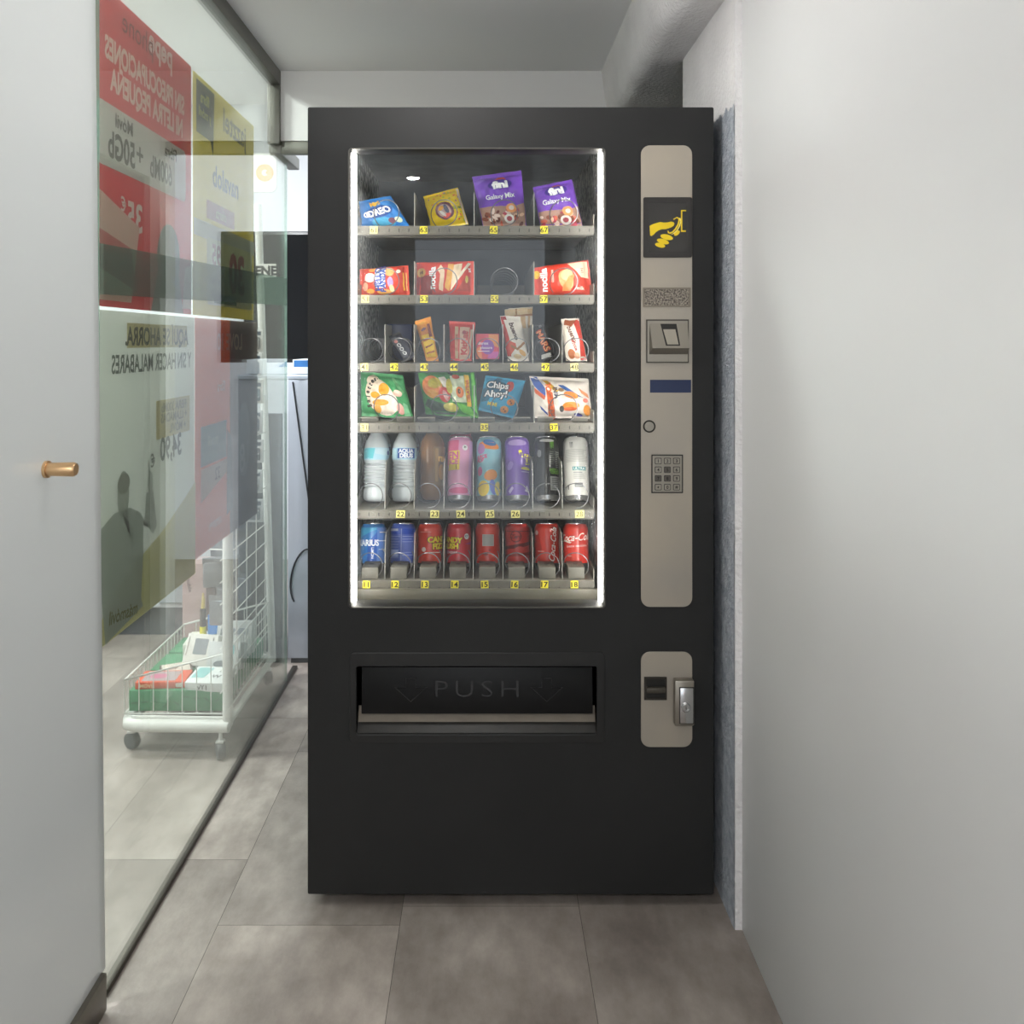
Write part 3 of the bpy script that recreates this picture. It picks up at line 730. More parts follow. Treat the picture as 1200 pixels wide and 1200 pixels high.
# row 4
def stripes(t, n): return []
bag('chocolate_bar', 'slim dark silver cookie bar leaning over, second lane of the third shelf', 4, [(455, 397), (467, 391), (487.5, 420), (474, 426)], '3c3f4c',
    [('p', [(.05, .1), (.5, .06), (.5, .9), (.05, .9)], '6d6f7c'), ('e', .32, .72, .0045, .005, 0, 'e8a6a0'), ('o', .34, .56, .0052, .0022, 'f3f3f3'), ('o', .36, .40, .0052, .0022, 'f3f3f3'), ('o', .38, .24, .0052, .0022, 'f3f3f3')], t=.014, seed=10, cat='chocolate bar', wr=.0012)
b = MB(); b.box(-.034, .034, -.02, .02, 0, .098, ink('1c2f5e'), b=.003)
tag(b.build('carton', loc=(PX(469, 2.31), 2.31, FLOORZ[4]+.002)), 'dark blue carton standing behind the slim leaning bar on the third shelf', 'carton')
bag('chocolate_bar', 'yellow and orange wrapped bar with a gathered top, third shelf', 4, [(485.5, 378), (504, 372), (514, 425), (500, 425)], 'ee9a26',
    [('p', [(.1, .08), (.9, .08), (.9, .62), (.15, .62)], 'f4c522'), ('p', [(.2, .62), (.85, .62), (.8, .80), (.25, .78)], 'e0892c'), ('e', .4, .75, .006, .003, 20, '6a4468'), ('p', [(.2, .46), (.75, .50), (.7, .54), (.2, .50)], 'b35a1c'),
     ('p', [(.25, .30), (.8, .36), (.8, .39), (.25, .34)], 'a0521c'), ('p', [(.2, .16), (.85, .20), (.85, .24), (.2, .20)], 'c8742a'), ('p', [(.65, .55), (.9, .55), (.85, .85), (.7, .85)], '8d3a28'), ('e', .4, .92, .009, .004, 10, 'f0b03a')], t=.016, seed=11, cat='chocolate bar')
bag('chocolate_bar', 'bright red wrapped bar with cream upright lettering, third shelf', 4, [(526, 377.5), (557, 379), (553, 425), (528, 425)], 'd6372a',
    [('r', .22, .06, .36, .86, 'e8c9a2'), ('r', .42, .04, .80, .86, 'efc9b0'), ('t', 'KitKat', .62, .45, .0165, 90, 'c22a20', {'b': .05}), ('r', .84, .06, .92, .8, 'f0d8c0'), ('t', 'chocolate', .29, .45, .008, 90, 'c24a30', {'b': .03}), ('e', .6, .72, .005, .005, 0, 'a02a3a')], t=.018, seed=12, cat='chocolate bar')
b = MB(); w, h = .0600, .0650; b.box(-w/2, w/2, -.009, .009, 0, h, ink('e0566e'), b=.0012)
decals(b, [('p', [(.03, .03), (.45, .03), (.40, .97), (.03, .97)], 'dc4f62'), ('p', [(.60, .6), (.97, .45), (.97, .97), (.55, .97)], 'ee9a62'), ('p', [(.03, .03), (.3, .03), (.2, .5), (.03, .4)], 'e98a5a'), ('p', [(.5, .03), (.97, .03), (.97, .3), (.6, .3)], 'cf5fae'), ('e', .52, .48, .0165, .019, 0, '8f4fae'), ('t', 'durex', .33, .63, .008, 0, 'f5e6ee'), ('t', 'pleasure', .46, .44, .0065, 0, 'f5e6ee'), ('r', .1, .30, .6, .33, 'f3dfe6')], w, h,
       flatmap_xz(-w/2, w/2, 0, h, -.0091), L=1)
tag(b.build('small_box', loc=(PX(571, 2.20), 2.20, FLOORZ[4]+.008)), 'small square pink box with a purple disc, third shelf', 'box')
for k, (dx, c, dh) in enumerate(((8, 'e9cf9e', 0), (14, 'd9b67e', 1))):
    bag('chocolate_bar', ('cream wrapped bar with a fanned top just behind the white and red one', 'tan wrapped bar at the back of the pair behind the white and red one')[k], 4,
        [(586+dx*.7, 364-dh), (611+dx, 361), (616+dx*.4, 425), (592+dx*.5, 425)], 'e6dccb', [('r', .0, .86, 1, .99, c), ('r', .1, .60, .9, .84, 'd8b483'), ('r', .46, .5, .54, .99, 'b88a55'), ('r', .0, .83, 1, .865, 'a8743f')], Y=2.235+.026*k, t=.014, seed=20+k, cat='chocolate bar')
bag('chocolate_bar', 'white bar with a red left edge and brown lettering, in front of two cream ones', 4, [(586, 371), (610, 372), (620, 425), (595, 425)], 'efe6da',
    [('p', [(.02, .1), (.22, .1), (.25, .5), (.12, .95), (.02, .95)], 'cf3626'), ('p', [(.15, .10), (.5, .30), (.5, .38), (.2, .45)], 'd8552c'), ('p', [(.25, .36), (.55, .28), (.95, .44), (.95, .38), (.55, .22), (.25, .30)], 'a8743f'), ('t', 'bueno', .55, .65, .013, -80, '4d2c1c', {'b': .04}), ('e', .75, .18, .006, .010, 30, 'd9a860'), ('e', .5, .1, .010, .006, 0, 'e9cfa0'), ('p', [(.02, .9), (.3, .9), (.25, .98), (.02, .98)], 'b3221c')], t=.018, seed=13, cat='chocolate bar')
bag('chocolate_bar', 'slim black bar with red and gold upright lettering leaning left, third shelf', 4, [(627, 381), (638, 378.5), (649.5, 420), (633.5, 424)], '1f1d1e',
    [('t', 'MARS', .47, .52, .0155, -76, 'c9502c', {'b': .05, 'sx': 1.1}), ('t', 'MARS', .44, .515, .0140, -76, 'e6b070', {'b': -.01, 'sx': 1.15}), ('p', [(.08, .04), (.85, .05), (.82, .16), (.12, .15)], 'e5e2dd'), ('e', .5, .92, .005, .003, 0, '8f8f8f')], t=.014, seed=14, cat='chocolate bar', wr=.0012)
bag('chocolate_bar', 'white bar with a red right stripe at the right end of the third shelf', 4, [(658, 375), (679, 374), (688, 425), (663.5, 425)], 'ece2d6',
    [('p', [(.70, .02), (.98, .02), (.98, .97), (.62, .95), (.80, .5)], 'cf3a28'), ('t', 'bueno', .45, .62, .012, -76, '6d3a24', {'b': .03}), ('t', 'white', .50, .38, .0095, -76, 'b03a30', {'b': .03}), ('p', [(.1, .85), (.5, .8), (.8, .95), (.2, .97)], 'a5542f'), ('e', .3, .16, .009, .012, 0, 'c07040'), ('e', .55, .12, .007, .008, 0, 'e9b090')], t=.018, seed=15, cat='chocolate bar')
# row 3
arc = []
word = 'galettes.'
for i, ch in enumerate(word):
    a = math.radians(205-i*13.5); arc.append(('t', ch, .43+.265*math.cos(a)*1.0, .42+.44*math.sin(a), .0115, math.degrees(a)-90, '2b2522', {'b': .04}))
bag('snack_bag', 'mint green bag with a cream oval and yellow shapes, fourth shelf left end', 3, [(421.5, 436), (471, 441), (484.5, 492), (423, 489)], '4fa86c',
    [('e', .43, .45, .036, .050, 22, 'f0dcc6'), ('e', .30, .80, .018, .016, 0, 'f0dcc6'), ('e', .50, .35, .033, .036, 10, 'f6e7da')] + arc +
    [('e', .52, .62, .014, .017, -15, 'f2a81e'), ('e', .33, .48, .012, .009, 0, 'f0a41a'), ('e', .42, .32, .020, .008, 5, 'f0a62a'), ('e', .35, .18, .008, .012, 0, 'f0b458'), ('e', .80, .55, .011, .009, 10, 'eec9b8'), ('e', .80, .20, .009, .015, 0, 'eab0a4'), ('p', [(.72, .9), (.78, .92), (.95, .6), (.9, .55)], '7cc88a'), ('p', [(.85, .05), (.97, .02), (.95, .3), (.88, .35)], '8ad0a0')], seed=16, t=.035, wr=.003)
bag('snack_bag', 'shiny green bag with orange fruit pictures and a yellow upright bar, fourth shelf', 3, [(488, 436), (556, 436), (561, 495), (499, 490)], '3b8f30',
    [('p', [(.0, .90), (.45, .96), (.62, .80), (.6, 1), (.0, 1)], '25401f'), ('p', [(.02, .20), (.22, .02), (.6, .04), (.5, .20), (.1, .34)], '2c4a26'), ('e', .22, .60, .026, .030, 0, 'ee8a2c'), ('e', .27, .68, .018, .014, 20, 'c8b82c'), ('e', .20, .45, .014, .012, 0, 'f0a83c'),
     ('p', [(.35, .80), (.45, .82), (.72, .40), (.66, .30), (.42, .6)], 'efe6d6'), ('p', [(.55, .3), (.8, .3), (.8, .84), (.55, .84)], 'd9e2c0'), ('e', .42, .44, .015, .020, 0, 'd93a2a'), ('e', .44, .42, .006, .014, 20, 'f0b8b0'), ('e', .50, .18, .020, .012, 0, 'd8cf5c'), ('e', .52, .62, .008, .02, 0, 'cfc23c'),
     ('e', .70, .50, .010, .014, 0, 'd8762c'), ('e', .69, .52, .004, .006, 0, '2b3a20'), ('e', .66, .82, .010, .006, 0, 'c4552a'), ('p', [(.60, .30), (.85, .22), (.98, .02), (.7, .1)], '6ac63c'),
     ('r', .805, .22, .885, .86, 'f5c81c'), ('t', 'GELATINA', .845, .54, .0085, 90, 'd8662a', {'b': .05}), ('p', [(.90, .2), (.93, .9), (.98, .95), (.97, .1)], '63d23e')], seed=17, t=.035, wr=.004, rough=.18)
bag('snack_bag', 'turquoise blue bag of small chocolate chip cookies tipped to the left, fourth shelf', 3, [(569, 446), (616, 452.5), (602, 497), (560.5, 487)], '2c9fca',
    [('p', [(.02, .6), (.3, .98), (.45, .98), (.2, .3), (.02, .25)], '1f6f8c'), ('e', .37, .66, .027, .0215, 8, '17607e'), ('e', .66, .78, .010, .014, 0, 'c8483c'), ('t', 'Chips', .36, .74, .0175, 4, '1b2a33', {'b': .09}), ('t', 'Chips', .36, .74, .0170, 4, 'ffffff', {'b': .03}), ('t', 'Ahoy!', .36, .50, .0175, 8, '1b2a33', {'b': .09}), ('t', 'Ahoy!', .36, .50, .0170, 8, 'ffffff', {'b': .03}),
     ('e', .80, .38, .0095, .0085, 0, 'd98a3a'), ('e', .68, .16, .011, .009, 0, 'dd9444'), ('e', .78, .40, .002, .002, 0, '5a2c14'), ('e', .82, .36, .002, .002, 0, '5a2c14'), ('e', .66, .17, .002, .002, 0, '5a2c14'), ('e', .71, .13, .002, .002, 0, '5a2c14'), ('t', 'MINI', .33, .24, .009, 4, 'd9c83c', {'b': .05})], seed=18, t=.03)
bag('snack_bag', 'white bag with blue and orange stripes at the right end of the fourth shelf', 3, [(620.5, 441), (690, 444), (694, 491), (627, 490)], 'e9e1d8',
    [('p', [(.0, .98), (.12, .99), (.24, .70), (.22, .50), (.06, .75)], '3a5aa8'), ('p', [(.02, .76), (.12, .64), (.22, .52), (.20, .42), (.06, .58)], 'd9622a'), ('p', [(.10, .30), (.22, .12), (.24, .05), (.12, .20)], '3a5aa8'), ('p', [(.20, .92), (.30, .90), (.46, .66), (.42, .60)], 'd0a030'),
     ('p', [(.24, .02), (.36, .02), (.35, .60), (.25, .66)], 'b5705c'), ('t', 'DULCESOL', .295, .42, .0135, 90, 'e8652a', {'b': .04, 'sx': 1.0}), ('t', 'MINI', .405, .60, .0105, 90, '2c3a5a', {'b': .03}), ('e', .55, .30, .030, .024, -10, 'f3ece4'),
     ('p', [(.46, .80), (.55, .80), (.80, .55), (.88, .50), (.70, .56), (.50, .74)], '2f5aa0'), ('e', .66, .56, .018, .009, -12, 'ee8a26'), ('e', .64, .30, .022, .010, 4, 'ee9a3a'), ('e', .62, .22, .018, .005, 4, 'd9622a'), ('e', .50, .68, .007, .005, 0, '8a6a44'), ('e', .48, .22, .006, .008, 0, '5a5a58'), ('e', .92, .20, .010, .014, 10, 'ee9a3a'), ('e', .76, .08, .012, .004, -8, '4a4aa0'), ('p', [(.80, .75), (.95, .60), (.97, .50), (.85, .60)], 'd98a5a'), ('e', .90, .44, .007, .006, 0, 'e07a6a')], seed=19, t=.035, wr=.003)

# ---- cans and bottles
def can_prof(R, Hc):
    return [(R*.78, .0025), (R*.80, .0), (R*.83, .0012), (R*.86, .004), (R*.975, .014), (R, .019), (R, Hc-.016), (R*.985, Hc-.012), (R*.84, Hc-.003), (R*.83, Hc-.001)]
def make_can(name, label, r, px, shapes, base, Hc=.168, R=.0325, tilt=-19, Y=2.215, group=None, spin=0, cat='drink can', rim='b5b5b8', metal=.25, bodytop=None):
    x = PX(px, Y); root = empty(name, (x, Y, FLOORZ[r]+.0012)); tag(root, label, cat, group)
    root.rotation_euler = (math.radians(tilt), 0, 0)
    off = R*math.sin(math.radians(-tilt))*.0
    pr = can_prof(R, Hc)
    m = mat('can_'+base, base, .28, metal=0, coat=.4)
    b = MB(); b.lathe(pr[4:9], m, 48)
    z0, z1 = pr[5][1]-.002, pr[7][1]
    def fn(u, v, l):
        a = -PI/2+(u-.5)*PI; z = z0+v*(z1-z0); rr = R
        
        return (math.cos(a)*(rr+.00025+.00018*l), math.sin(a)*(rr+.00025+.00018*l), z)
    decals(b, shapes, PI*R, z1-z0, fn, L=.0045, rough=.3)
    b.build('can_body', root)
    b = MB(); b.lathe([(0, .006), (R*.6, .005), (R*.76, .0015), (R*.79, 0), (R*.83, .0012), (R*.86, .004), (R*.977, .0145)], alu, 48); b.build('can_base', root)
    b = MB(); b.lathe([(R*.84, Hc-.0035), (R*.86, Hc-.003), (R*.87, Hc-.001), (R*.84, Hc), (R*.80, Hc-.001), (R*.78, Hc-.005), (0, Hc-.005)], alu, 48); b.build('lid', root)
    b = MB(); b.box(-.006, .006, -.012, .010, Hc-.0048, Hc-.0030, alu, b=.0008); b.build('pull_tab', root)
    return root
def claws(u, v, s, col):
    out = []
    for k in (-1, 0, 1):
        d = k*.035*s; out.append(('p', [(u+d-.012*s, v+.07*s), (u+d+.013*s, v+.075*s), (u+d+.010*s, v-.02*s), (u+d+.004*s, v-.07*s), (u+d-.003*s, v-.03*s), (u+d-.004*s, v+.02*s)], col))
    return out
def lines(u0, u1, v0, v1, n, col, seed=0):
    rd = random.Random(seed); out = []
    for i in range(n):
        v = v0+(v1-v0)*i/max(1, n-1); out.append(('r', u0, v-.006, u1-(u1-u0)*.25*rd.random(), v+.006, col))
    return out
# row 2
make_can('energy_drink_can', 'tall pink can with yellow lettering, middle of the drinks shelf', 2, 538.5,
    [('p', [(0, .55), (.45, .55), (.48, 1), (0, 1)], 'd9608a'), ('e', .64, .86, .0075, .0075, 0, 'f4f2f2'), ('t', 'H', .64, .87, .006, 0, '222222', {'b': .04}), ('r', .18, .44, .50, .80, 'e3c83c'), ('t', 'EN', .33, .72, .017, 0, 'c84a8a', {'b': .04}), ('t', 'ICE', .34, .60, .014, 0, 'c84a8a', {'b': .04}), ('t', '1', .42, .50, .014, 0, '8a5a30'), ('e', .35, .28, .010, .016, 20, 'e8a0c4'), ('e', .6, .2, .014, .012, 0, 'e8a0c4'), ('e', .5, .06, .03, .008, 0, 'd85f8f'), ('p', [(.72, 0), (1, 0), (1, 1), (.78, 1)], 'd6a2d4')], 'e3a0c6')
make_can('energy_drink_can', 'tall light blue can with orange swirls, drinks shelf', 2, 573,
    [('e', .5, .90, .03, .010, -8, 'e8872a'), ('e', .52, .95, .018, .008, -12, '2c6fb4'), ('e', .28, .84, .012, .014, 0, 'b07ab8'), ('t', 'JUICE', .30, .68, .009, 4, 'cf4a7a', {'b': .05}), ('t', 'POP', .26, .62, .009, 4, 'cf4a7a', {'b': .05}), ('e', .55, .34, .018, .014, 20, 'ec942c'), ('e', .25, .42, .008, .012, 0, 'c8588a'), ('e', .35, .10, .016, .020, 0, 'e8c62c'), ('e', .60, .12, .008, .020, 10, '6a78c8'), ('e', .74, .10, .010, .018, 0, 'e2d060'), ('p', [(.80, .1), (.95, .1), (.95, .5), (.82, .45)], '4a7a86')], '86bccb')
make_can('energy_drink_can', 'tall purple can with slanted yellow lettering, drinks shelf', 2, 606.5,
    [('e', .5, .95, .026, .008, 0, 'b49ad6'), ('p', [(.52, .80), (.60, .82), (.64, .74), (.98, .76), (.98, .56), (.72, .54), (.70, .66), (.58, .68)], 'e8dc2c'), ('t', 'FIZZY', .80, .72, .013, 2, '6a3fa8', {'b': .04}), ('t', 'FUN', .80, .61, .013, 2, '6a3fa8', {'b': .04}), ('e', .74, .47, .016, .004, 0, 'd8cf3a'), ('e', .30, .52, .008, .012, -30, 'a58ad8'), ('p', [(.30, 0), (.40, .10), (.36, .14), (.25, .05)], 'c9b8e6'), ('p', [(.68, .05), (.75, .16), (.85, .02)], 'e0d4f0'), ('r', .60, .40, .85, .415, 'c9b8e6')], '7a52b8')
make_can('energy_drink_can', 'tall black can with green claw mark and pale panel, drinks shelf', 2, 641.5,
    claws(.62, .90, 1.0, '6fae3c')+[('e', .5, .99, .02, .004, 0, 'a8a8a8')]+lines(.72, .90, .50, .78, 9, '9fa39c', 1)+lines(.56, .68, .55, .78, 7, '6f746a', 2)+[('t', 'MEGA', .70, .44, .008, 0, '7fb84a', {'b': .04}), ('t', 'GREEN', .72, .39, .007, 0, '7fb84a', {'b': .04}), ('r', .56, .06, .88, .32, 'a9aaa6')]+lines(.60, .84, .10, .28, 6, '44474a', 3)+[('e', .30, .75, .006, .01, 0, '77797a'), ('r', .20, .1, .34, .5, '2a2c2e')], '1e2022')
make_can('energy_drink_can', 'tall white can with grey claw mark at the right end of the drinks shelf', 2, 676.5,
    claws(.36, .90, .9, '55585a')+lines(.20, .82, .60, .82, 10, 'b1b2ae', 4)+[('r', .38, .43, .72, .50, '3d8b90'), ('t', 'ULTRA', .55, .465, .007, 0, 'd8e6e6', {'b': .04}), ('r', .40, .385, .62, .40, '8a8f90')]+lines(.40, .75, .28, .36, 4, 'a8a9a6', 5)+[('r', .42, .12, .62, .20, '77797a'), ('r', .44, .14, .60, .15, 'd8d8d8'), ('r', .25, .08, .27, .16, '333333')], 'd3d2cd')
# pink can behind
make_can('energy_drink_can', 'dark pink can just behind the tall pink one on the drinks shelf', 2, 539.5, [('e', .5, .9, .03, .006, 0, 'b8486a')], 'c25a7c', Y=2.30, tilt=-9)
# amber bottle
def make_bottle(label, px, kind, Y=2.222, tilt=-11, cat='water bottle', group=None, k=1):
    root = empty('water_bottle' if kind == 'w' else 'tea_bottle', (PX(px, Y), Y, FLOORZ[2]+.0012)); tag(root, label, cat, group); root.rotation_euler = (math.radians(tilt), 0, 0)
    R = .0322; prof = [(0, .006), (.015, .004), (.022, .0), (.028, .002), (R, .012), (R, .030)]
    if kind == 'w':
        z = .036
        while z < .105: prof += [(R-.0030, z), (R, z+.004)]; z += .009
        prof += [(R, .108), (R, .138), (R*.98, .142), (R*.93, .150), (R*.72, .165), (R*.50, .176), (.0125, .182), (.0125, .186)]
        m = mat('clear_bottle', 'eaf3f8', .06, trans=.35, ior=1.33, spec=.8)
    else:
        prof = [(0, .010), (.012, .007), (.020, .004), (.027, .010), (R*.97, .024), (R, .035), (R, .135), (R*.97, .150), (R*.80, .165), (R*.55, .176), (.0125, .182), (.0125, .186)]
        m = mat('amber_bottle', '8a6030', .08, trans=.4, ior=1.33)
    b = MB(); b.lathe(prof, m, 44); b.build('bottle_body', root, ang=60)
    b = MB(); cp = mat('cap_blue', '3a9ac8', .4) if kind == 'w' else mat('cap_dark', '3a2f2a', .4)
    b.lathe([(.0145, .180), (.0150, .184), (.0150, .196), (.0135, .199), (0, .199)], cp, 28); b.build('cap', root)
    if kind == 'w':
        lm = mat('water_label', 'a7cfe0', .35)
        b = MB(); b.lathe([(R+.0003, .106), (R+.0003, .136)], lm, 44)
        # open ring: strip
        b = MB(); n = 44; vs = []; 
        for k2 in range(n):
            a = 2*PI*k2/n
            for zz in (.106, .137): vs.append(((R+.0003)*math.cos(a), (R+.0003)*math.sin(a), zz))
        b.add(vs, [(2*i, 2*((i+1) % n), 2*((i+1) % n)+1, 2*i+1) for i in range(n)], lm)
        fn = lambda u, v, l: (math.cos(-PI/2+(u-.5)*PI)*(R+.0005+.0002*l), math.sin(-PI/2+(u-.5)*PI)*(R+.0005+.0002*l), .106+v*.031)
        if k == 1: sh = [('p', [(0, .1), (.45, .1), (.5, .95), (0, .95)], '67c3cf'), ('p', [(.5, .5), (1, .3), (1, .95), (.5, .95)], 'b9d3de'), ('e', .90, .6, .006, .006, 0, '5a5f9a')]
        else: sh = [('r', .33, .12, .80, .94, '3c62a8'), ('t', 'AQUA', .56, .70, .0098, 0, 'e6eef6', {'b': .05}), ('t', 'DEUS', .57, .34, .0105, 0, 'e6eef6', {'b': .06}), ('r', .02, .1, .28, .9, 'bfe0ea')]
        decals(b, sh, PI*R, .031, fn, L=.004); o = b.build('bottle_label', root)
    else:
        b = MB(); fn = lambda u, v, l: (math.cos(-PI/2+(u-.5)*PI)*(R+.0003+.0002*l), math.sin(-PI/2+(u-.5)*PI)*(R+.0003+.0002*l), .040+v*.100)
        decals(b, [('p', [(.55, 0), (1, 0), (1, 1), (.55, 1)], '6f5226'), ('t', 'TEA', .80, .68, .012, 0, 'd9a63a', {'b': .05}), ('e', .78, .35, .009, .02, 0, 'a8762c'), ('r', .60, .10, .68, .95, '8f6c34')], PI*R, .1, fn, L=.004)
        b.build('bottle_label', root)
    return root
make_bottle('clear water bottle with a turquoise label at the left end of the drinks shelf', 440, 'w')
make_bottle('clear water bottle with a dark blue label, next to the amber one', 473.5, 'w', k=2)
make_bottle('amber bottle of tea with a rounded base, drinks shelf', 506, 'a', cat='tea bottle')
for px, lb in ((443, 'clear water bottle standing behind the one with the turquoise label'), (476, 'clear water bottle standing behind the one with the dark blue label')):
    make_bottle(lb, px, 'w', Y=2.31, tilt=-6)
# row 1
RK = dict(Hc=.115, R=.0325, tilt=-12, Y=2.228)
def cola(u, v, s, rot=0, part='all', sx=1):
    return [('t', 'Coca-Cola', u, v, s, rot, 'f7efe9', {'b': .012, 'sh': .45, 'sx': sx*.92})]
make_can('drink_can', 'pale blue can with white lettering at the left end of the bottom shelf', 1, 436.5,
    [('p', [(0, .62), (.62, .95), (.62, 1), (0, 1)], '3fa0d0'), ('p', [(.40, .0), (.64, .0), (.64, .88), (.40, .55)], '2358b0'), ('p', [(.64, 0), (1, 0), (1, 1), (.64, 1)], '5a80c8'), ('t', 'AQUARIUS', .26, .54, .0150, 0, 'f2f6fa', {'b': .04, 'sx': .85}), ('t', 'LIMON', .53, .26, .0065, -90, 'e6eefa'), ('r', .68, .60, .95, .63, 'd6dff0'), ('r', .68, .35, .95, .37, 'b8c8e8'), ('r', .70, .85, .95, .88, 'e4dcd8')], '2f7cc6', **RK)
make_can('drink_can', 'dark blue can covered in small print, bottom shelf', 1, 471.5,
    [('r', .0, .80, 1, .97, '2048b0'), ('r', .0, .90, .40, .97, 'c4cbe0'), ('p', [(.86, .5), (1, .5), (1, .85), (.86, .85)], 'd890a0')]+lines(.08, .46, .12, .74, 9, '8fa0dc', 7)+lines(.52, .84, .2, .74, 8, 'a8b4e4', 8)+[('r', .50, .3, .85, .55, '5568b4'), ('r', .48, .04, .50, .97, '8290cc'), ('r', .2, .15, .42, .35, '9fb0e4')], '4a62b8', **RK)
make_can('drink_can', 'orange red can with yellow lettering on its right, bottom shelf', 1, 503.5,
    [('e', .36, .36, .006, .006, 0, 'f6e3dc'), ('t', 'CANDY', .80, .66, .0140, 3, '3a1e10', {'b': .10}), ('t', 'CANDY', .80, .66, .0136, 3, 'f2d436', {'b': .06}), ('t', 'FIZZ', .78, .46, .0140, 3, '3a1e10', {'b': .10}), ('t', 'FIZZ', .78, .46, .0136, 3, 'f2d436', {'b': .06}), ('r', .5, .26, .8, .285, 'f4d8cc'), ('r', .25, .86, .55, .88, 'f0a090')], 'd8361e', **RK)
make_can('drink_can', 'crimson can with yellow lettering on its left, bottom shelf', 1, 537.5,
    [('e', .72, .74, .0075, .0075, 0, 'f2eeee'), ('t', 'ICY', .72, .75, .005, 0, '222222'), ('t', 'CANDY', .28, .64, .0135, -3, '3a1e10', {'b': .10}), ('t', 'CANDY', .28, .64, .0131, -3, 'f2d436', {'b': .06}), ('t', 'RUSH', .28, .46, .0135, 0, '3a1e10', {'b': .10}), ('t', 'RUSH', .28, .46, .0131, 0, 'f2d436', {'b': .06}), ('t', 'CHERRY', .32, .28, .006, 0, 'f4dcdc'), ('p', [(.66, .52), (.9, .6), (.88, .5)], 'b83a78')], 'd2303a', **RK)
bars = [('r', .36, .46, .66, .80, 'c9c4c0')]+[('r', .38, .48+i*.022, .64, .487+i*.022, '8a7f7c') for i in range(14)]
make_can('drink_can', 'red can turned to show its grey bar code, bottom shelf', 1, 571.5, bars+[('e', .55, .34, .002, .002, 0, '8a1f16'), ('e', .45, .22, .006, .003, 0, '8a1f16'), ('p', [(.86, .9), (.9, .9), (.86, .7), (.92, .5), (.88, .5), (.82, .7)], '7a1a14')], 'd8321e', **RK)
make_can('drink_can', 'dark red can with a dark ring emblem, beside the bar code can', 1, 606.5,
    [('r', 0, .58, 1, 1, 'b82a22'), ('o', .45, .74, .015, .003, '7a1f1c'), ('t', 'Zero', .45, .74, .010, 0, '7a1f1c', {'sh': .4, 'b': .04}), ('p', [(0, .42), (1, .62), (1, .52), (.5, .40), (0, .34)], '6a1a18'), ('p', [(0, .2), (1, .3), (1, .2), (0, .14)], '8a201a'), ('e', .55, .38, .012, .006, 0, 'c43a34'), ('r', .12, .88, .9, .90, '6a1a18')], 'c22a22', **RK)
make_can('drink_can', 'red can with white script running up its side, bottom shelf', 1, 641.5, [('p', [(0, 0), (.28, 0), (.34, .4), (.26, .8), (.1, 1), (0, 1)], 'b0281e'), ('e', .18, .85, .006, .006, 0, 'd8b0a8'), ('r', .22, .30, .40, .315, 'e8c8c0')]+cola(.63, .52, .0165, 84, sx=.95), 'd5301e', **RK)
make_can('drink_can', 'red can with white script across it at the right end of the bottom shelf', 1, 675.5, cola(.46, .72, .0190, 4, sx=.92)+[('t', 'SABOR ORIGINAL', .50, .46, .0045, 3, 'f0dcd6', {'sp': 1.2}), ('e', .30, .17, .006, .002, 0, 'e0a098'), ('p', [(.1, .60), (.32, .54), (.36, .57), (.12, .64)], 'f7efe9')], 'd5301e', **RK)

# ------------------------------------------------------------------ POSTERS on the glass (seen from behind, through the paper)
def paper(c):
    if 'paper_'+c in _m: return _m['paper_'+c]
    m = bpy.data.materials.new('paper_'+c); m.use_nodes = True; nt = m.node_tree; N = nt.nodes; L = nt.links
    N.remove(N['Principled BSDF']); out = N['Material Output']
    df = N.new('ShaderNodeBsdfDiffuse'); tl = N.new('ShaderNodeBsdfTranslucent'); mx = N.new('ShaderNodeMixShader'); mx.inputs[0].default_value = .3
    for q_ in (df, tl): q_.inputs[0].default_value = (*lin(c), 1)
    L.new(df.outputs[0], mx.inputs[1]); L.new(tl.outputs[0], mx.inputs[2]); L.new(mx.outputs[0], out.inputs[0])
    _m['paper_'+c] = m; return m
def poster(name, label, y0, y1, z0, z1, base, shapes, x=GX-.0062, curl=.0):
    W = y1-y0; Hh = z1-z0; b = MB()
    pm = paper(base)
    def f(u, v, l=0):   # u from far(1) .. near(0) ; text is mirrored for us: u=0 at the far side when read from the shop
        return (x-.0035+.0006*l+curl*math.sin(u*9)*.001, y0+u*W, z0+v*Hh)
    b.grid(lambda u, v: f(u, v), 20, 12, pm)
    b.grid(lambda u, v: (f(u, v)[0]-.0006, f(u, v)[1], f(u, v)[2]), 20, 12, pm, flip=True)
    # shapes are authored as read from inside the shop (left = far end); mirrored here
    shapes = [sh[:k]+(paper(sh[k]),)+sh[k+1:] for sh in shapes for k in [{'t': 6, 'e': 6, 'o': 5, 'p': 2, 'r': 5}[sh[0]]]]
    decals(b, shapes, W, Hh, f, L=.08, rough=.6, flipx=True)
    o = b.build(name); tag(o, label, 'poster'); return o
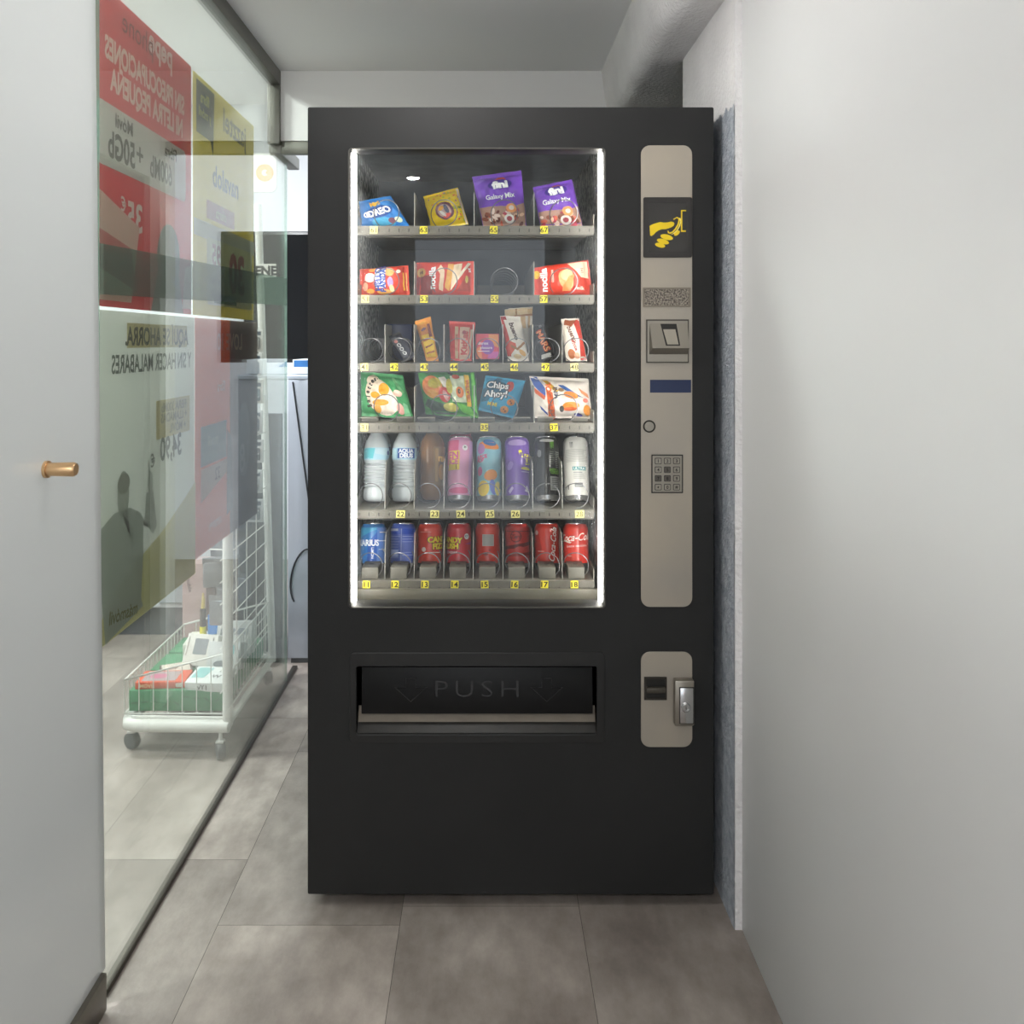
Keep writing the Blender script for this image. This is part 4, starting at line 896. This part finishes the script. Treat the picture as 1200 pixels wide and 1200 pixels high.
poster('poster', 'red phone offer poster seen reversed, upper near sheet on the glass', 1.712, 2.270, 1.385, 2.04, 'd0404a',
    [('t', 'pepe', .38, .935, .055, 0, 'f3dede', {'b': .03}), ('t', 'phone', .62, .93, .050, 0, '7a3038', {'b': .0}), ('t', 'SIN PREOCUPACIONES', .51, .815, .046, 0, 'ecd9d0', {'b': .04, 'sx': .70}), ('t', 'NI LETRA PEQUEÑA', .50, .725, .046, 0, 'ecd9d0', {'b': .04, 'sx': .74}),
     ('p', rrect(.08, .99, .44, .64, .03), 'd3d8d4'), ('t', 'Fibra', .27, .60, .030, 0, '5a5a58'), ('t', '600Mb', .38, .515, .050, 0, '4a4e4a', {'b': .03, 'sx': .72}), ('t', '+', .61, .53, .05, 0, '4a4e4a'), ('t', '50Gb', .78, .515, .055, 0, '4a4e4a', {'b': .03, 'sx': .8}), ('t', 'Móvil', .76, .60, .030, 0, '5a5a58'),
     ('t', '35', .66, .31, .062, 0, 'eadcd6', {'b': .03}), ('t', '€', .77, .34, .030, 0, 'eadcd6'), ('e', .30, .20, .075, .085, 10, '5a6660'), ('p', [(.12, .0), (.5, 0), (.4, .2), (.2, .2)], '4f5c58'), ('e', .24, .12, .020, .012, 20, '4a62b0'),
     ('p', [(.62, .28), (.98, .36), (.98, .02), (.70, .02)], 'd9b8ac'), ('p', [(.70, .2), (.98, .24), (.98, .12), (.66, .06)], 'c46a66'), ('p', [(.02, .02), (.14, .02), (.10, .18), (.02, .2)], 'e0d4cc')])
poster('poster', 'yellow internet offer poster seen reversed, upper far sheet on the glass', 2.285, 2.880, 1.385, 2.035, 'd8cc52',
    [('p', [(.70, .98), (.96, .98), (.96, .76), (.76, .76), (.72, .70)], '2f4a3a'), ('t', 'fibra', .84, .92, .030, 0, 'c9c84a', {'b': .03}), ('t', 'y móvil', .84, .85, .026, 0, 'c9c84a', {'b': .03}), ('t', 'jazztel', .36, .885, .070, 0, '5c6040', {'b': .02}),
     ('t', 'navalob', .52, .62, .060, 0, '4f6a5a', {'b': .03}), ('r', .38, .42, .82, .50, 'b5604a'), ('t', 'oferta', .60, .46, .030, 0, 'e0d8a0'), ('r', .0, .33, 1, .40, 'c2c8b8'), ('p', rrect(.05, .82, .05, .34, .02), 'cdd2a4'),
     ('t', '30', .34, .21, .115, 0, 'a85a4c', {'b': .05}), ('t', '95', .68, .27, .06, 0, 'a85a4c', {'b': .03}), ('t', 'al mes', .70, .16, .025, 0, '6a6a4c'), ('t', 'iva incl', .70, .11, .022, 0, '6a6a4c'), ('r', .35, .06, .72, .10, '4f7a4a')])
poster('poster', 'white phone offer poster with a waving person, lower near sheet on the glass', 1.712, 2.296, .695, 1.378, 'e8eae6',
    [('r', .10, .885, .74, .965, 'c6b98c'), ('t', 'AQUÍ SE AHORRA.', .42, .925, .040, 0, '5c5c52', {'b': .03, 'sx': .85}), ('t', 'Y SIN HACER MALABARES', .46, .835, .040, 0, '6a706c', {'b': .02, 'sx': .75}),
     ('r', .07, .565, .46, .70, 'd3c284'), ('t', 'FIBRA 300Mb', .26, .672, .022, 0, '8a8358'), ('t', '+ LLAMADAS', .26, .635, .022, 0, '8a8358'), ('t', '+ MÓVIL', .22, .598, .022, 0, '8a8358'), ('t', '34,90', .30, .520, .055, 0, '565a56', {'b': .03, 'sx': .85}), ('t', '€', .50, .50, .03, 0, '6a6e6a'),
     ('p', [(0, 0), (1, 0), (1, .06), (.80, .16), (.40, .24), (.12, .32), (.0, .36)], 'e0d8a0'),
     ('e', .78, .425, .030, .052, 0, 'bcc0ba'), ('p', [(.95, .10), (1, .34), (.93, .36), (.86, .38), (.72, .375), (.63, .345), (.55, .28), (.50, .25), (.46, .27), (.50, .40), (.57, .40), (.58, .33), (.60, .30), (.60, .20), (.62, .06), (.60, .03), (.93, .0)], 'b6bbb6'),
     ('p', [(.80, .375), (.74, .375), (.72, .28), (.70, .22), (.69, .30)], 'aeb2ae'), ('e', .53, .43, .016, .026, 0, 'bcc0bb'), ('e', .545, .475, .005, .022, -8, 'bcc0bb'), ('e', .78, .46, .032, .022, 0, 'a9aaa3'),
     ('t', 'másmóvil', .78, .055, .028, 8, '8a8760', {'b': .02})])
poster('poster', 'orange phone offer poster with a blue square and a painted brown reflection, lower far sheet on the glass', 2.300, 2.925, .730, 1.378, 'da6f1e',
    [('p', [(.0, 0), (.50, 0), (.50, 1), (.0, 1)], '7a685c'), ('e', .26, .42, .07, .12, 0, '8d7f75'), ('t', 'LOVE 10', .50, .90, .050, 0, 'd8b89a', {'b': .02}), ('t', 'fibra', .64, .70, .03, 0, 'd8b89a'), ('r', .56, .37, .93, .54, '5d9cb0'), ('t', 'movil', .76, .47, .03, 0, '9cc8d2'), ('p', [(.56, .30), (.93, .22), (.93, .36), (.56, .36)], 'd0c8bc'), ('t', '32', .70, .315, .035, 0, '6a6058'),  # brown far half is the screen and cabinet reflection painted into the print
     ('p', [(.46, .12), (.56, .10), (.56, .5), (.48, .45)], '4a423c'), ('t', '8', .30, .33, .09, 0, 'a89c90'), ('t', 'orange', .74, .09, .030, 0, 'c99a78', {'b': .02})])

# ------------------------------------------------------------------ SHOP BEHIND THE GLASS
white_tube = mat('white_tube', 'e4e4e0', .35)
rubber = mat('caster_grey', '55585a', .5)
# display trolley
cart = empty('display_trolley', (-.98, 3.0, 0)); tag(cart, 'white wheeled display trolley with a wire basket, close behind the glass', 'trolley')
inv = Matrix.Translation(-cart.location)
def cp(mb, name, parent=cart, **k):
    o = mb.build(name, parent, **k)
    if parent is cart: o.matrix_parent_inverse = inv
    return o
YA, YB = 2.72, 3.30; XL, XR = -1.135, -.822
def caster(x, y, a):
    b = MB(); d = Vector((math.cos(a), math.sin(a), 0)); c = Vector((x, y, .026))
    b.tube([c-d*.013, c-d*.012, c-d*.006, c+d*.006, c+d*.012, c+d*.013], [.018, .025, .027, .027, .025, .018], rubber, 24)
    o = cp(b, 'caster'); b = MB(); b.cyl((x, y, .03), (x, y, .092), .006, white_tube, 10); b.box(x-.012, x+.012, y-.012, y+.012, .052, .058, white_tube); b.build('caster_stem', o)
caster(-.838, YA-.01, .5); caster(XL-.01, YA+.06, 1.1); caster(-.838, YB, .5); caster(XL, YB, .8)
b = MB()
b.tube([(XL+.03, YB, .100), (XL, YB-.03, .100), (XL-.012, YA+.04, .100), (XL, YA+.01, .100), (XL+.03, YA, .100), (XR+.01, YA-.005, .100)], .020, white_tube, 14)
b.tube([(XL+.03, YB, .100), (XR+.01, YB, .100)], .016, white_tube, 14); b.tube([(XR, YA, .100), (XR, YB, .100)], .012, white_tube, 12)
b.tube([(XL+.01, YA+.012, .122), (XR+.01, YA, .122)], .006, white_tube, 8)
cp(b, 'base_frame')
b = MB(); b.cyl((XR+.004, YA, .10), (XR+.004, YA, .86), .0165, white_tube); cp(b, 'post')
b = MB(); b.tube([(XR+.000, YB, .09), (XR-.055+.0, YB, 1.84)], .0145, white_tube, 16); cp(b, 'post')
# basket
b = MB(); w1 = .0028
def rim(x, y):  # top rim height rises towards the glass
    u = (x-XL)/(XR-XL); return .235+.085*u
lo = .128
BY0, BY1 = YA+.02, YB-.02; BX0, BX1 = XL-.018, XR-.010
b.tube([(BX0, BY0, rim(XL, 0)), (BX1, BY0, rim(XR, 0)), (BX1, BY1, rim(XR, 0)), (BX0, BY1, rim(XL, 0))], .0035, white_tube, 8, closed=True)
b.tube([(BX0, BY0, lo), (BX1, BY0, lo), (BX1, BY1, lo), (BX0, BY1, lo)], .0032, white_tube, 8, closed=True)
for i in range(8):
    x = BX0+(BX1-BX0)*i/7
    b.tube([(x, BY0, rim(x, 0)), (x, BY0, lo), (x, BY1, lo), (x, BY1, rim(x, 0))], .0018, white_tube, 6)
for i in range(17):
    y = BY0+(BY1-BY0)*i/16
    b.tube([(BX0, y, rim(XL, 0)), (BX0, y, lo), (BX1, y, lo), (BX1, y, rim(XR, 0))], .0018, white_tube, 6)
b.tube([(BX1, BY0, .24), (BX1, BY1, .24)], .0028, white_tube, 6)
cp(b, 'wire_basket')
# wire grid between the posts
b = MB()
for i in range(5):
    y = YA+.05+(YB-YA-.08)*i/4; b.tube([(XR-.02, y, .13), (XR-.02, y, .76 if i < 2 else 1.2)], .0022, white_tube, 6)
for i in range(15):
    z = .20+.07*i; y0 = YA if z < .75 else YB-.32
    b.tube([(XR-.02, y0, z), (XR-.02, YB, z+.0)], .0022, white_tube, 6)
b.tube([(XR-.24, YA+.32, .70), (XR-.02, YA+.32, .70)], .003, white_tube, 8)
cp(b, 'wire_grid')
b = MB(); b.tube([(XR, YA, .655), (XR-.17, YA+.02, .655)], .0025, white_tube, 8); cp(b, 'cross_rod')
# round sign on top of the leaning post
b = MB(); sy = YB-.02; sx0, sx1 = PX(292, sy), PX(325, sy); sz0, sz1 = PZ(226, sy), PZ(180, sy)
plate(b, [rrect(sx0, sx1, sz0, sz1, .028)], sy-.008, .012, mat('sign_white', 'eceae6', .4), bev=.002)
cx, cz = PX(311, sy), PZ(203, sy)
decals(b, [('o', 0, 0, .034, .022, 'e8a416')], 1, 1, lambda u, v, l: (cx+u, sy-.0085-.0003*l, cz+v), L=1)
decals(b, [('e', 0, 0, .010, .006, 30, 'e8a416')], 1, 1, lambda u, v, l: (cx+u+.012, sy-.0087-.0003*l, cz+v+.002), L=1)
cp(b, 'top_sign', smooth=False)['label'] = 'white rounded sign with a yellow curl'
# things in the basket
def boxy(name, label, cat, x, y, z, w, d, h, col, rz=0, rx=0, shapes=None, top=None, b_=.002, group=None):
    b = MB(); b.box(-w/2, w/2, -d/2, d/2, 0, h, ink(col, .5), b=b_)
    if shapes: decals(b, shapes, w, h, flatmap_xz(-w/2, w/2, 0, h, -d/2-.0002), L=1, rough=.5)
    if top: decals(b, top, w, d, lambda u, v, l: ((u-.5)*w, (v-.5)*d, h+.0002+.0003*l), L=1, rough=.5)
    o = b.build(name, loc=(x, y, z)); o.rotation_euler = (math.radians(rx), 0, math.radians(rz)); tag(o, label, cat, group); return o
swirl = []
rd = random.Random(3)
for i in range(9):
    swirl.append(('e', .06+i*.11, .5+rd.uniform(-.2, .2), .013, .0022, rd.uniform(-60, 60), '1d5c3c'))
for i, (yy, xx) in enumerate(((BY0+.085, 0), (BY0+.26, 0), (BY0+.43, 0))):
    boxy('green_box', ('green patterned box at the near end of the trolley basket', 'green patterned box in the middle of the trolley basket', 'green patterned box at the far end of the trolley basket')[i], 'box', (BX0+BX1)/2, yy, lo+.004, BX1-BX0-.02, .15, .066, '3c8a5e', shapes=swirl)
zt = lo+.071
boxy('book', 'orange boxed booklet lying on the green box in the trolley', 'book', -1.052, BY0+.07, zt, .155, .10, .022, 'e2572e', 4, shapes=[('t', 'MOVIL', .25, .5, .012, 0, 'f4d8a8'), ('r', .82, .2, .95, .8, 'e8ddd0')], top=[('r', .1, .1, .8, .9, 'a89a9c'), ('e', .4, .5, .03, .02, 0, 'c46a8a')])
boxy('paper_packet', 'white packet with small black drawings in the trolley, by the near post', 'packet', -.900, BY0+.065, zt, .125, .11, .030, 'dfe3e2', -4, 6, shapes=[('t', 'vY1', .45, .5, .016, 0, '3a3f42')], top=[('p', [(.05, .3), (.4, .3), (.5, .9), (.1, .9)], '8cc5c4'), ('t', 'W', .7, .4, .02, 0, '5a5f62')])
boxy('phone_box', 'white box with a grey screen picture propped up in the trolley', 'box', -.985, BY0+.20, zt+.004, .115, .030, .105, 'e2dfd8', -12, -28, shapes=[('r', .28, .35, .72, .85, '8a9096'), ('r', .06, .3, .10, .9, 'b5b2aa'), ('r', .85, .3, .88, .9, '55585a')])
boxy('booklet', 'dark and cream booklet lying askew between the orange one and the propped box', 'booklet', -1.045, BY0+.155, zt+.002, .10, .09, .016, '5a4c46', 24, top=[('r', .06, .06, .94, .94, 'cfc6ba'), ('e', .4, .5, .02, .015, 20, '8a6a60')])
boxy('small_box', 'small white flat box at the back left of the trolley basket', 'box', -1.02, BY0+.37, zt, .12, .14, .045, 'd8d8cc', 6, top=[('r', .1, .1, .9, .9, 'e6e4dc')])
boxy('paper_packet', 'white bag shaped packet with a grey handle in the middle of the trolley', 'packet', -.890, BY0+.19, zt+.002, .11, .07, .085, 'dcdfe0', -6, -20, shapes=[('e', .5, .15, .03, .012, 0, '7e878c'), ('e', .8, .7, .008, .02, 0, '5ab8bc')])
boxy('paper_packet', 'white and grey packet at the far end of the trolley, nearest the grid', 'packet', -.895, BY0+.33, zt+.002, .12, .09, .11, 'd4d6d6', 5, -15, shapes=[('r', .1, .6, .9, .8, '8d949a')])
boxy('blue_packet', 'bright blue packet standing at the back of the trolley basket', 'packet', -.985, BY0+.40, zt+.048, .06, .03, .07, '3f86cf', 20, -15)
b = MB(); b.cyl((0, 0, 0), (0, 0, .03), .012, ink('e4d92c')); b.cyl((0, 0, .03), (0, 0, .095), .0105, ink('3a3a38')); b.tube([(0, 0, .095), (0, .004, .13), (0, 0, .150)], [.008, .006, .003], ink('d8c070'))
tag(b.build('marker_bottle', loc=(-1.035, BY0+.40, zt+.046)), 'slim black bottle with a yellow band on the small white box in the trolley', 'bottle')
# hanging packs on the leaning post side
hooks = []
packs = [(1.36, 'e8e8e6', '8f8f8f'), (1.27, 'dcdcda', '3a3a3a'), (1.17, 'e6e4de', '6a7a80'), (1.06, 'd8dade', '55606a'), (.95, 'e4e6e8', '4a4a4a'), (.84, 'cfd2d4', 'a0a4a8'), (.73, 'c8ccd0', '7a8086')]
for i, (z, c, c2) in enumerate(packs):
    y = 3.19-.012*(i % 2); x = XR-.035
    b = MB(); b.box(-.030, .030, -.006, .006, -.085, 0, ink(c, .4), b=.002); b.box(-.020, .020, -.013, -.006, -.075, -.03, ink(c2, .2), b=.004); b.box(-.022, .022, -.0075, -.006, -.022, -.008, ink('3c4a5a', .5))
    o = b.build('accessory_pack', loc=(x, y, z)); lab = ['topmost', 'second from the top', 'third from the top', 'fourth from the top', 'fifth from the top', 'sixth from the top', 'lowest'][i]
    tag(o, 'white blister pack hanging beside the leaning post, '+lab, 'accessory pack', 'packs hanging on the rack')
boxy('price_card', 'small white card with black capitals on the leaning post', 'card', PX(311, 3.25), 3.262, PZ(325, 3.25), .075, .003, .052, 'e8e6e0', shapes=[('t', 'ENE', .5, .5, .034, 0, '1c1c1c', {'b': .05})], b_=0)
# silver bags hanging on the wire grid lower down
rd = random.Random(9)
for i in range(9):
    r_, c_ = divmod(i, 3); y = 2.92+.14*c_; z = .40+.13*r_; b = MB()
    bmx = Matrix.Translation((0, 0, 0))
    wm = mat('silver_wrap%d' % (i % 3), ['9a9fa5', '777c82', '55595e'][i % 3], .25, metal=.4); b.box(-.034, .034, -.009, .009, -.05, .035, wm, b=.008); b.box(-.036, .036, -.001, .001, .03, .052, wm)
    o = b.build('wrapped_accessory', loc=(XR-.085-.02*(i % 2), y, z)); o.rotation_euler = (0, 0, rd.uniform(-.5, .5))
    tag(o, 'silver wrapped accessory hanging on the wire grid, '+['bottom', 'middle', 'top'][r_]+' row, '+['nearest', 'central', 'farthest'][c_], 'accessory', 'wrapped accessories on the wire grid')
# dark backing behind the grid
b = MB(); b.box(-1.105, -.835, 3.50, 3.53, .10, 1.02, mat('dark_board', '35342f', .6), b=.003); b.box(-1.09, -.85, 3.47, 3.58, 0, .10, _m['dark_board'], b=.004)
tag(b.build('dark_board'), 'dark upright board behind the wire grid of the trolley', 'board')
# low counter with pale fronts, seen under the posters
cn_ = empty('counter', (-2.0, 3.95, 0)); tag(cn_, 'low white counter with a dark recessed plinth across the back of the shop', 'counter')
def cpart(mb, name, **k): o = mb.build(name, cn_, **k); o.matrix_parent_inverse = Matrix.Translation(-cn_.location); return o
b = MB(); b.box(-3.2, -1.14, 3.86, 4.3, .0, .145, mat('plinth', '3e4853', .35)); cpart(b, 'plinth')
b = MB(); b.box(-3.22, -1.12, 3.78, 4.32, .145, .165, mat('counter_edge', 'cfd4d8', .3), b=.003); cpart(b, 'shelf')
for k in range(4):
    b = MB(); x0 = -3.2+k*.515; b.box(x0+.003, x0+.512, 3.81, 3.83, .17, .84, mat('counter_white', 'dde0e3', .3), b=.003); o = cpart(b, 'door_panel')
b = MB(); b.box(-3.2, -1.14, 3.83, 4.3, .165, .84, _m['counter_white']); cpart(b, 'carcass')
b = MB(); b.box(-3.24, -1.10, 3.76, 4.34, .84, .87, mat('counter_top', 'd8d8d4', .3), b=.004); cpart(b, 'worktop')
# items on the floor / low shelf near the counter
boxy('handset_card', 'grey backed card with a dark handset leaning on the white counter front', 'card', -1.385, 3.775, .17, .11, .02, .16, 'a9b0b6', shapes=[('e', .25, .45, .009, .05, 8, '4f565c')], rx=-4)
boxy('carton', 'dusty pink carton standing behind the trolley, the nearer of two', 'carton', -1.170, 3.52, 0, .100, .12, .42, 'b39a98', -6, shapes=[('t', 'mobile', .3, .8, .016, -80, '5a4a4a')])
boxy('carton', 'dusty pink carton right behind the near post of the trolley', 'carton', -1.120, 3.70, 0, .10, .09, .40, 'a98e90', 4)
boxy('black_case', 'narrow black case between the two pink cartons', 'case', -1.142, 3.62, 0, .025, .05, .47, '2a2a2c', 0)
# silver cabinet by the passage, package on it, screen above
b = MB(); b.box(-.812, -.515, 3.51, 4.05, .02, 1.16, mat('silver_cabinet', 'a9b0ba', .35, metal=.4), b=.006)
b.box(-.80, -.525, 3.52, 4.0, 0, .02, rubber)
cab = b.build('silver_cabinet'); tag(cab, 'silver grey metal cabinet in the passage just left of the vending machine', 'cabinet')
b = MB(); b.box(-.812, -.515, 3.505, 4.05, 1.16, 1.178, mat('cab_top', 'b9c3cf', .3, metal=.4), b=.004); b.build('cabinet_top', cab)
boxy('package', 'white and blue package lying on the silver cabinet', 'package', -.67, 3.66, 1.180, .26, .22, .06, 'd9e2ea', shapes=[('p', [(.02, .5), (.5, .5), (.35, .95), (.02, .95)], '3f78b8')])
tv = empty('wall_screen', (-.80, 4.7, 1.6)); tag(tv, 'large black switched off screen behind the end of the glass partition', 'screen')
def tvp(mb, name): o = mb.build(name, tv); o.matrix_parent_inverse = Matrix.Translation(-tv.location); return o
YT = 4.30
b = MB(); b.box(PX(285, YT), -.2, YT, YT+.04, PZ(425, YT), PZ(271, YT), mat('screen_case', '1b1d1f', .3), b=.006); tvp(b, 'screen_case')
b = MB(); b.box(PX(285, YT)+.012, -.22, YT-.002, YT, PZ(425, YT)+.02, PZ(275, YT), mat('screen_face', '0f1113', .12)); tvp(b, 'screen_panel')
b = MB(); b.box(-.9, -.5, YT+.04, 5.2, 1.45, 1.55, mat('screen_arm', '303234', .4)); tvp(b, 'wall_bracket')
# cables
cab_m = mat('cable', '2b2d30', .5)
MB().tube([(-.790+.0035*k, 3.5065, 1.15-.026*k) for k in range(20)], .003, cab_m, 8).build('power_cord', cab)
MB().tube([(-.76+.04*math.cos(t*.9), 3.5065, .46-.035*t+.05*math.sin(t)) for t in [k*.3 for k in range(16)]], .0032, cab_m, 8).build('power_cord', cab)

# ------------------------------------------------------------------ LIGHTS
lamp_e = mat('lamp_lens', 'ffffff', .5, emit='fff8ee', es=20)
def downlight(x, y, z, power, size=.07, lab=None, col=(1, .97, .92)):
    r = empty('downlight', (x, y, z)); tag(r, lab, 'ceiling light', 'recessed ceiling lights')
    b = MB(); b.lathe([(.042, 0), (.052, -.004), (.052, 0)], mat('lamp_ring', 'd8d8d6', .4), 32); b.build('trim_ring', r)
    b = MB(); b.lathe([(0, -.002), (.040, -.002)], lamp_e, 32); b.build('lens', r)
    L = bpy.data.lights.new('downlight_lamp', 'AREA'); L.shape = 'DISK'; L.size = size; L.energy = power; L.color = col
    o = bpy.data.objects.new('downlight_lamp', L); C.objects.link(o); o.parent = r; o.location = (0, 0, -.006)
PW = 1.0
for i, (x, y, p) in enumerate(((-.44, -1.1, 22), (-.10, 1.55, 4))):
    downlight(x, y, CE, p*PW, lab='round recessed downlight in the corridor ceiling, '+['the one behind the camera', 'the one nearest the vending machine'][i])
gl_ = empty('added_fill_lamp', (-.12, 1.55, CE)); tag(gl_, 'added white round lamp out of view, brightening the ceiling and upper walls', 'lamp')  # unseen lamp added to lift the ceiling and upper walls
b = MB(); b.lathe([(0, -.004), (.03, -.01), (.05, 0)], mat('lamp_ring', 'd8d8d6', .4), 24); b.build('added_lamp_rose', gl_)
b = MB(); b.cyl((0, 0, -.01), (0, 0, -.225), .004, _m['lamp_ring'], 8); b.build('added_lamp_cord', gl_)
b = MB(); b.lathe([(.06*math.sin(PI*k/16), -.28-.06*math.cos(PI*k/16)) for k in range(17)], mat('fill_globe', 'ffffff', .4, emit='fcfaf8', es=38), 32); b.build('added_lamp_globe', gl_)
for i, (x, y, p) in enumerate(((-1.9, 1.2, 45), (-1.7, 2.6, 42), (-2.6, 4.2, 40), (-3.3, 2.2, 45), (.1, 4.4, 9))):
    downlight(x, y, 2.75, p*PW, size=.3, lab='round recessed downlight in the shop ceiling, '+['near the entrance', 'over the trolley', 'over the counter end', 'over the far side of the shop', 'above the silver cabinet'][i], col=(.95, .98, 1))
w = bpy.data.worlds.new('World'); bpy.context.scene.world = w; w.use_nodes = True
w.node_tree.nodes['Background'].inputs[0].default_value = (.86, .93, 1.0, 1); w.node_tree.nodes['Background'].inputs[1].default_value = 1.9

cam = bpy.data.cameras.new('camera'); co = bpy.data.objects.new('camera', cam); C.objects.link(co)
co.location = (0, 0, H); co.rotation_euler = (PI/2, 0, 0)
cam.sensor_width = 36; cam.lens = 36*F/1200; cam.shift_x = .025; cam.shift_y = -199/1200; cam.clip_start = .02
sc = bpy.context.scene; sc.camera = co
sc.view_settings.view_transform = 'Standard'; sc.view_settings.look = 'None'; sc.view_settings.exposure = 0.5; sc.view_settings.gamma = 1
sc.view_settings.use_curve_mapping = False
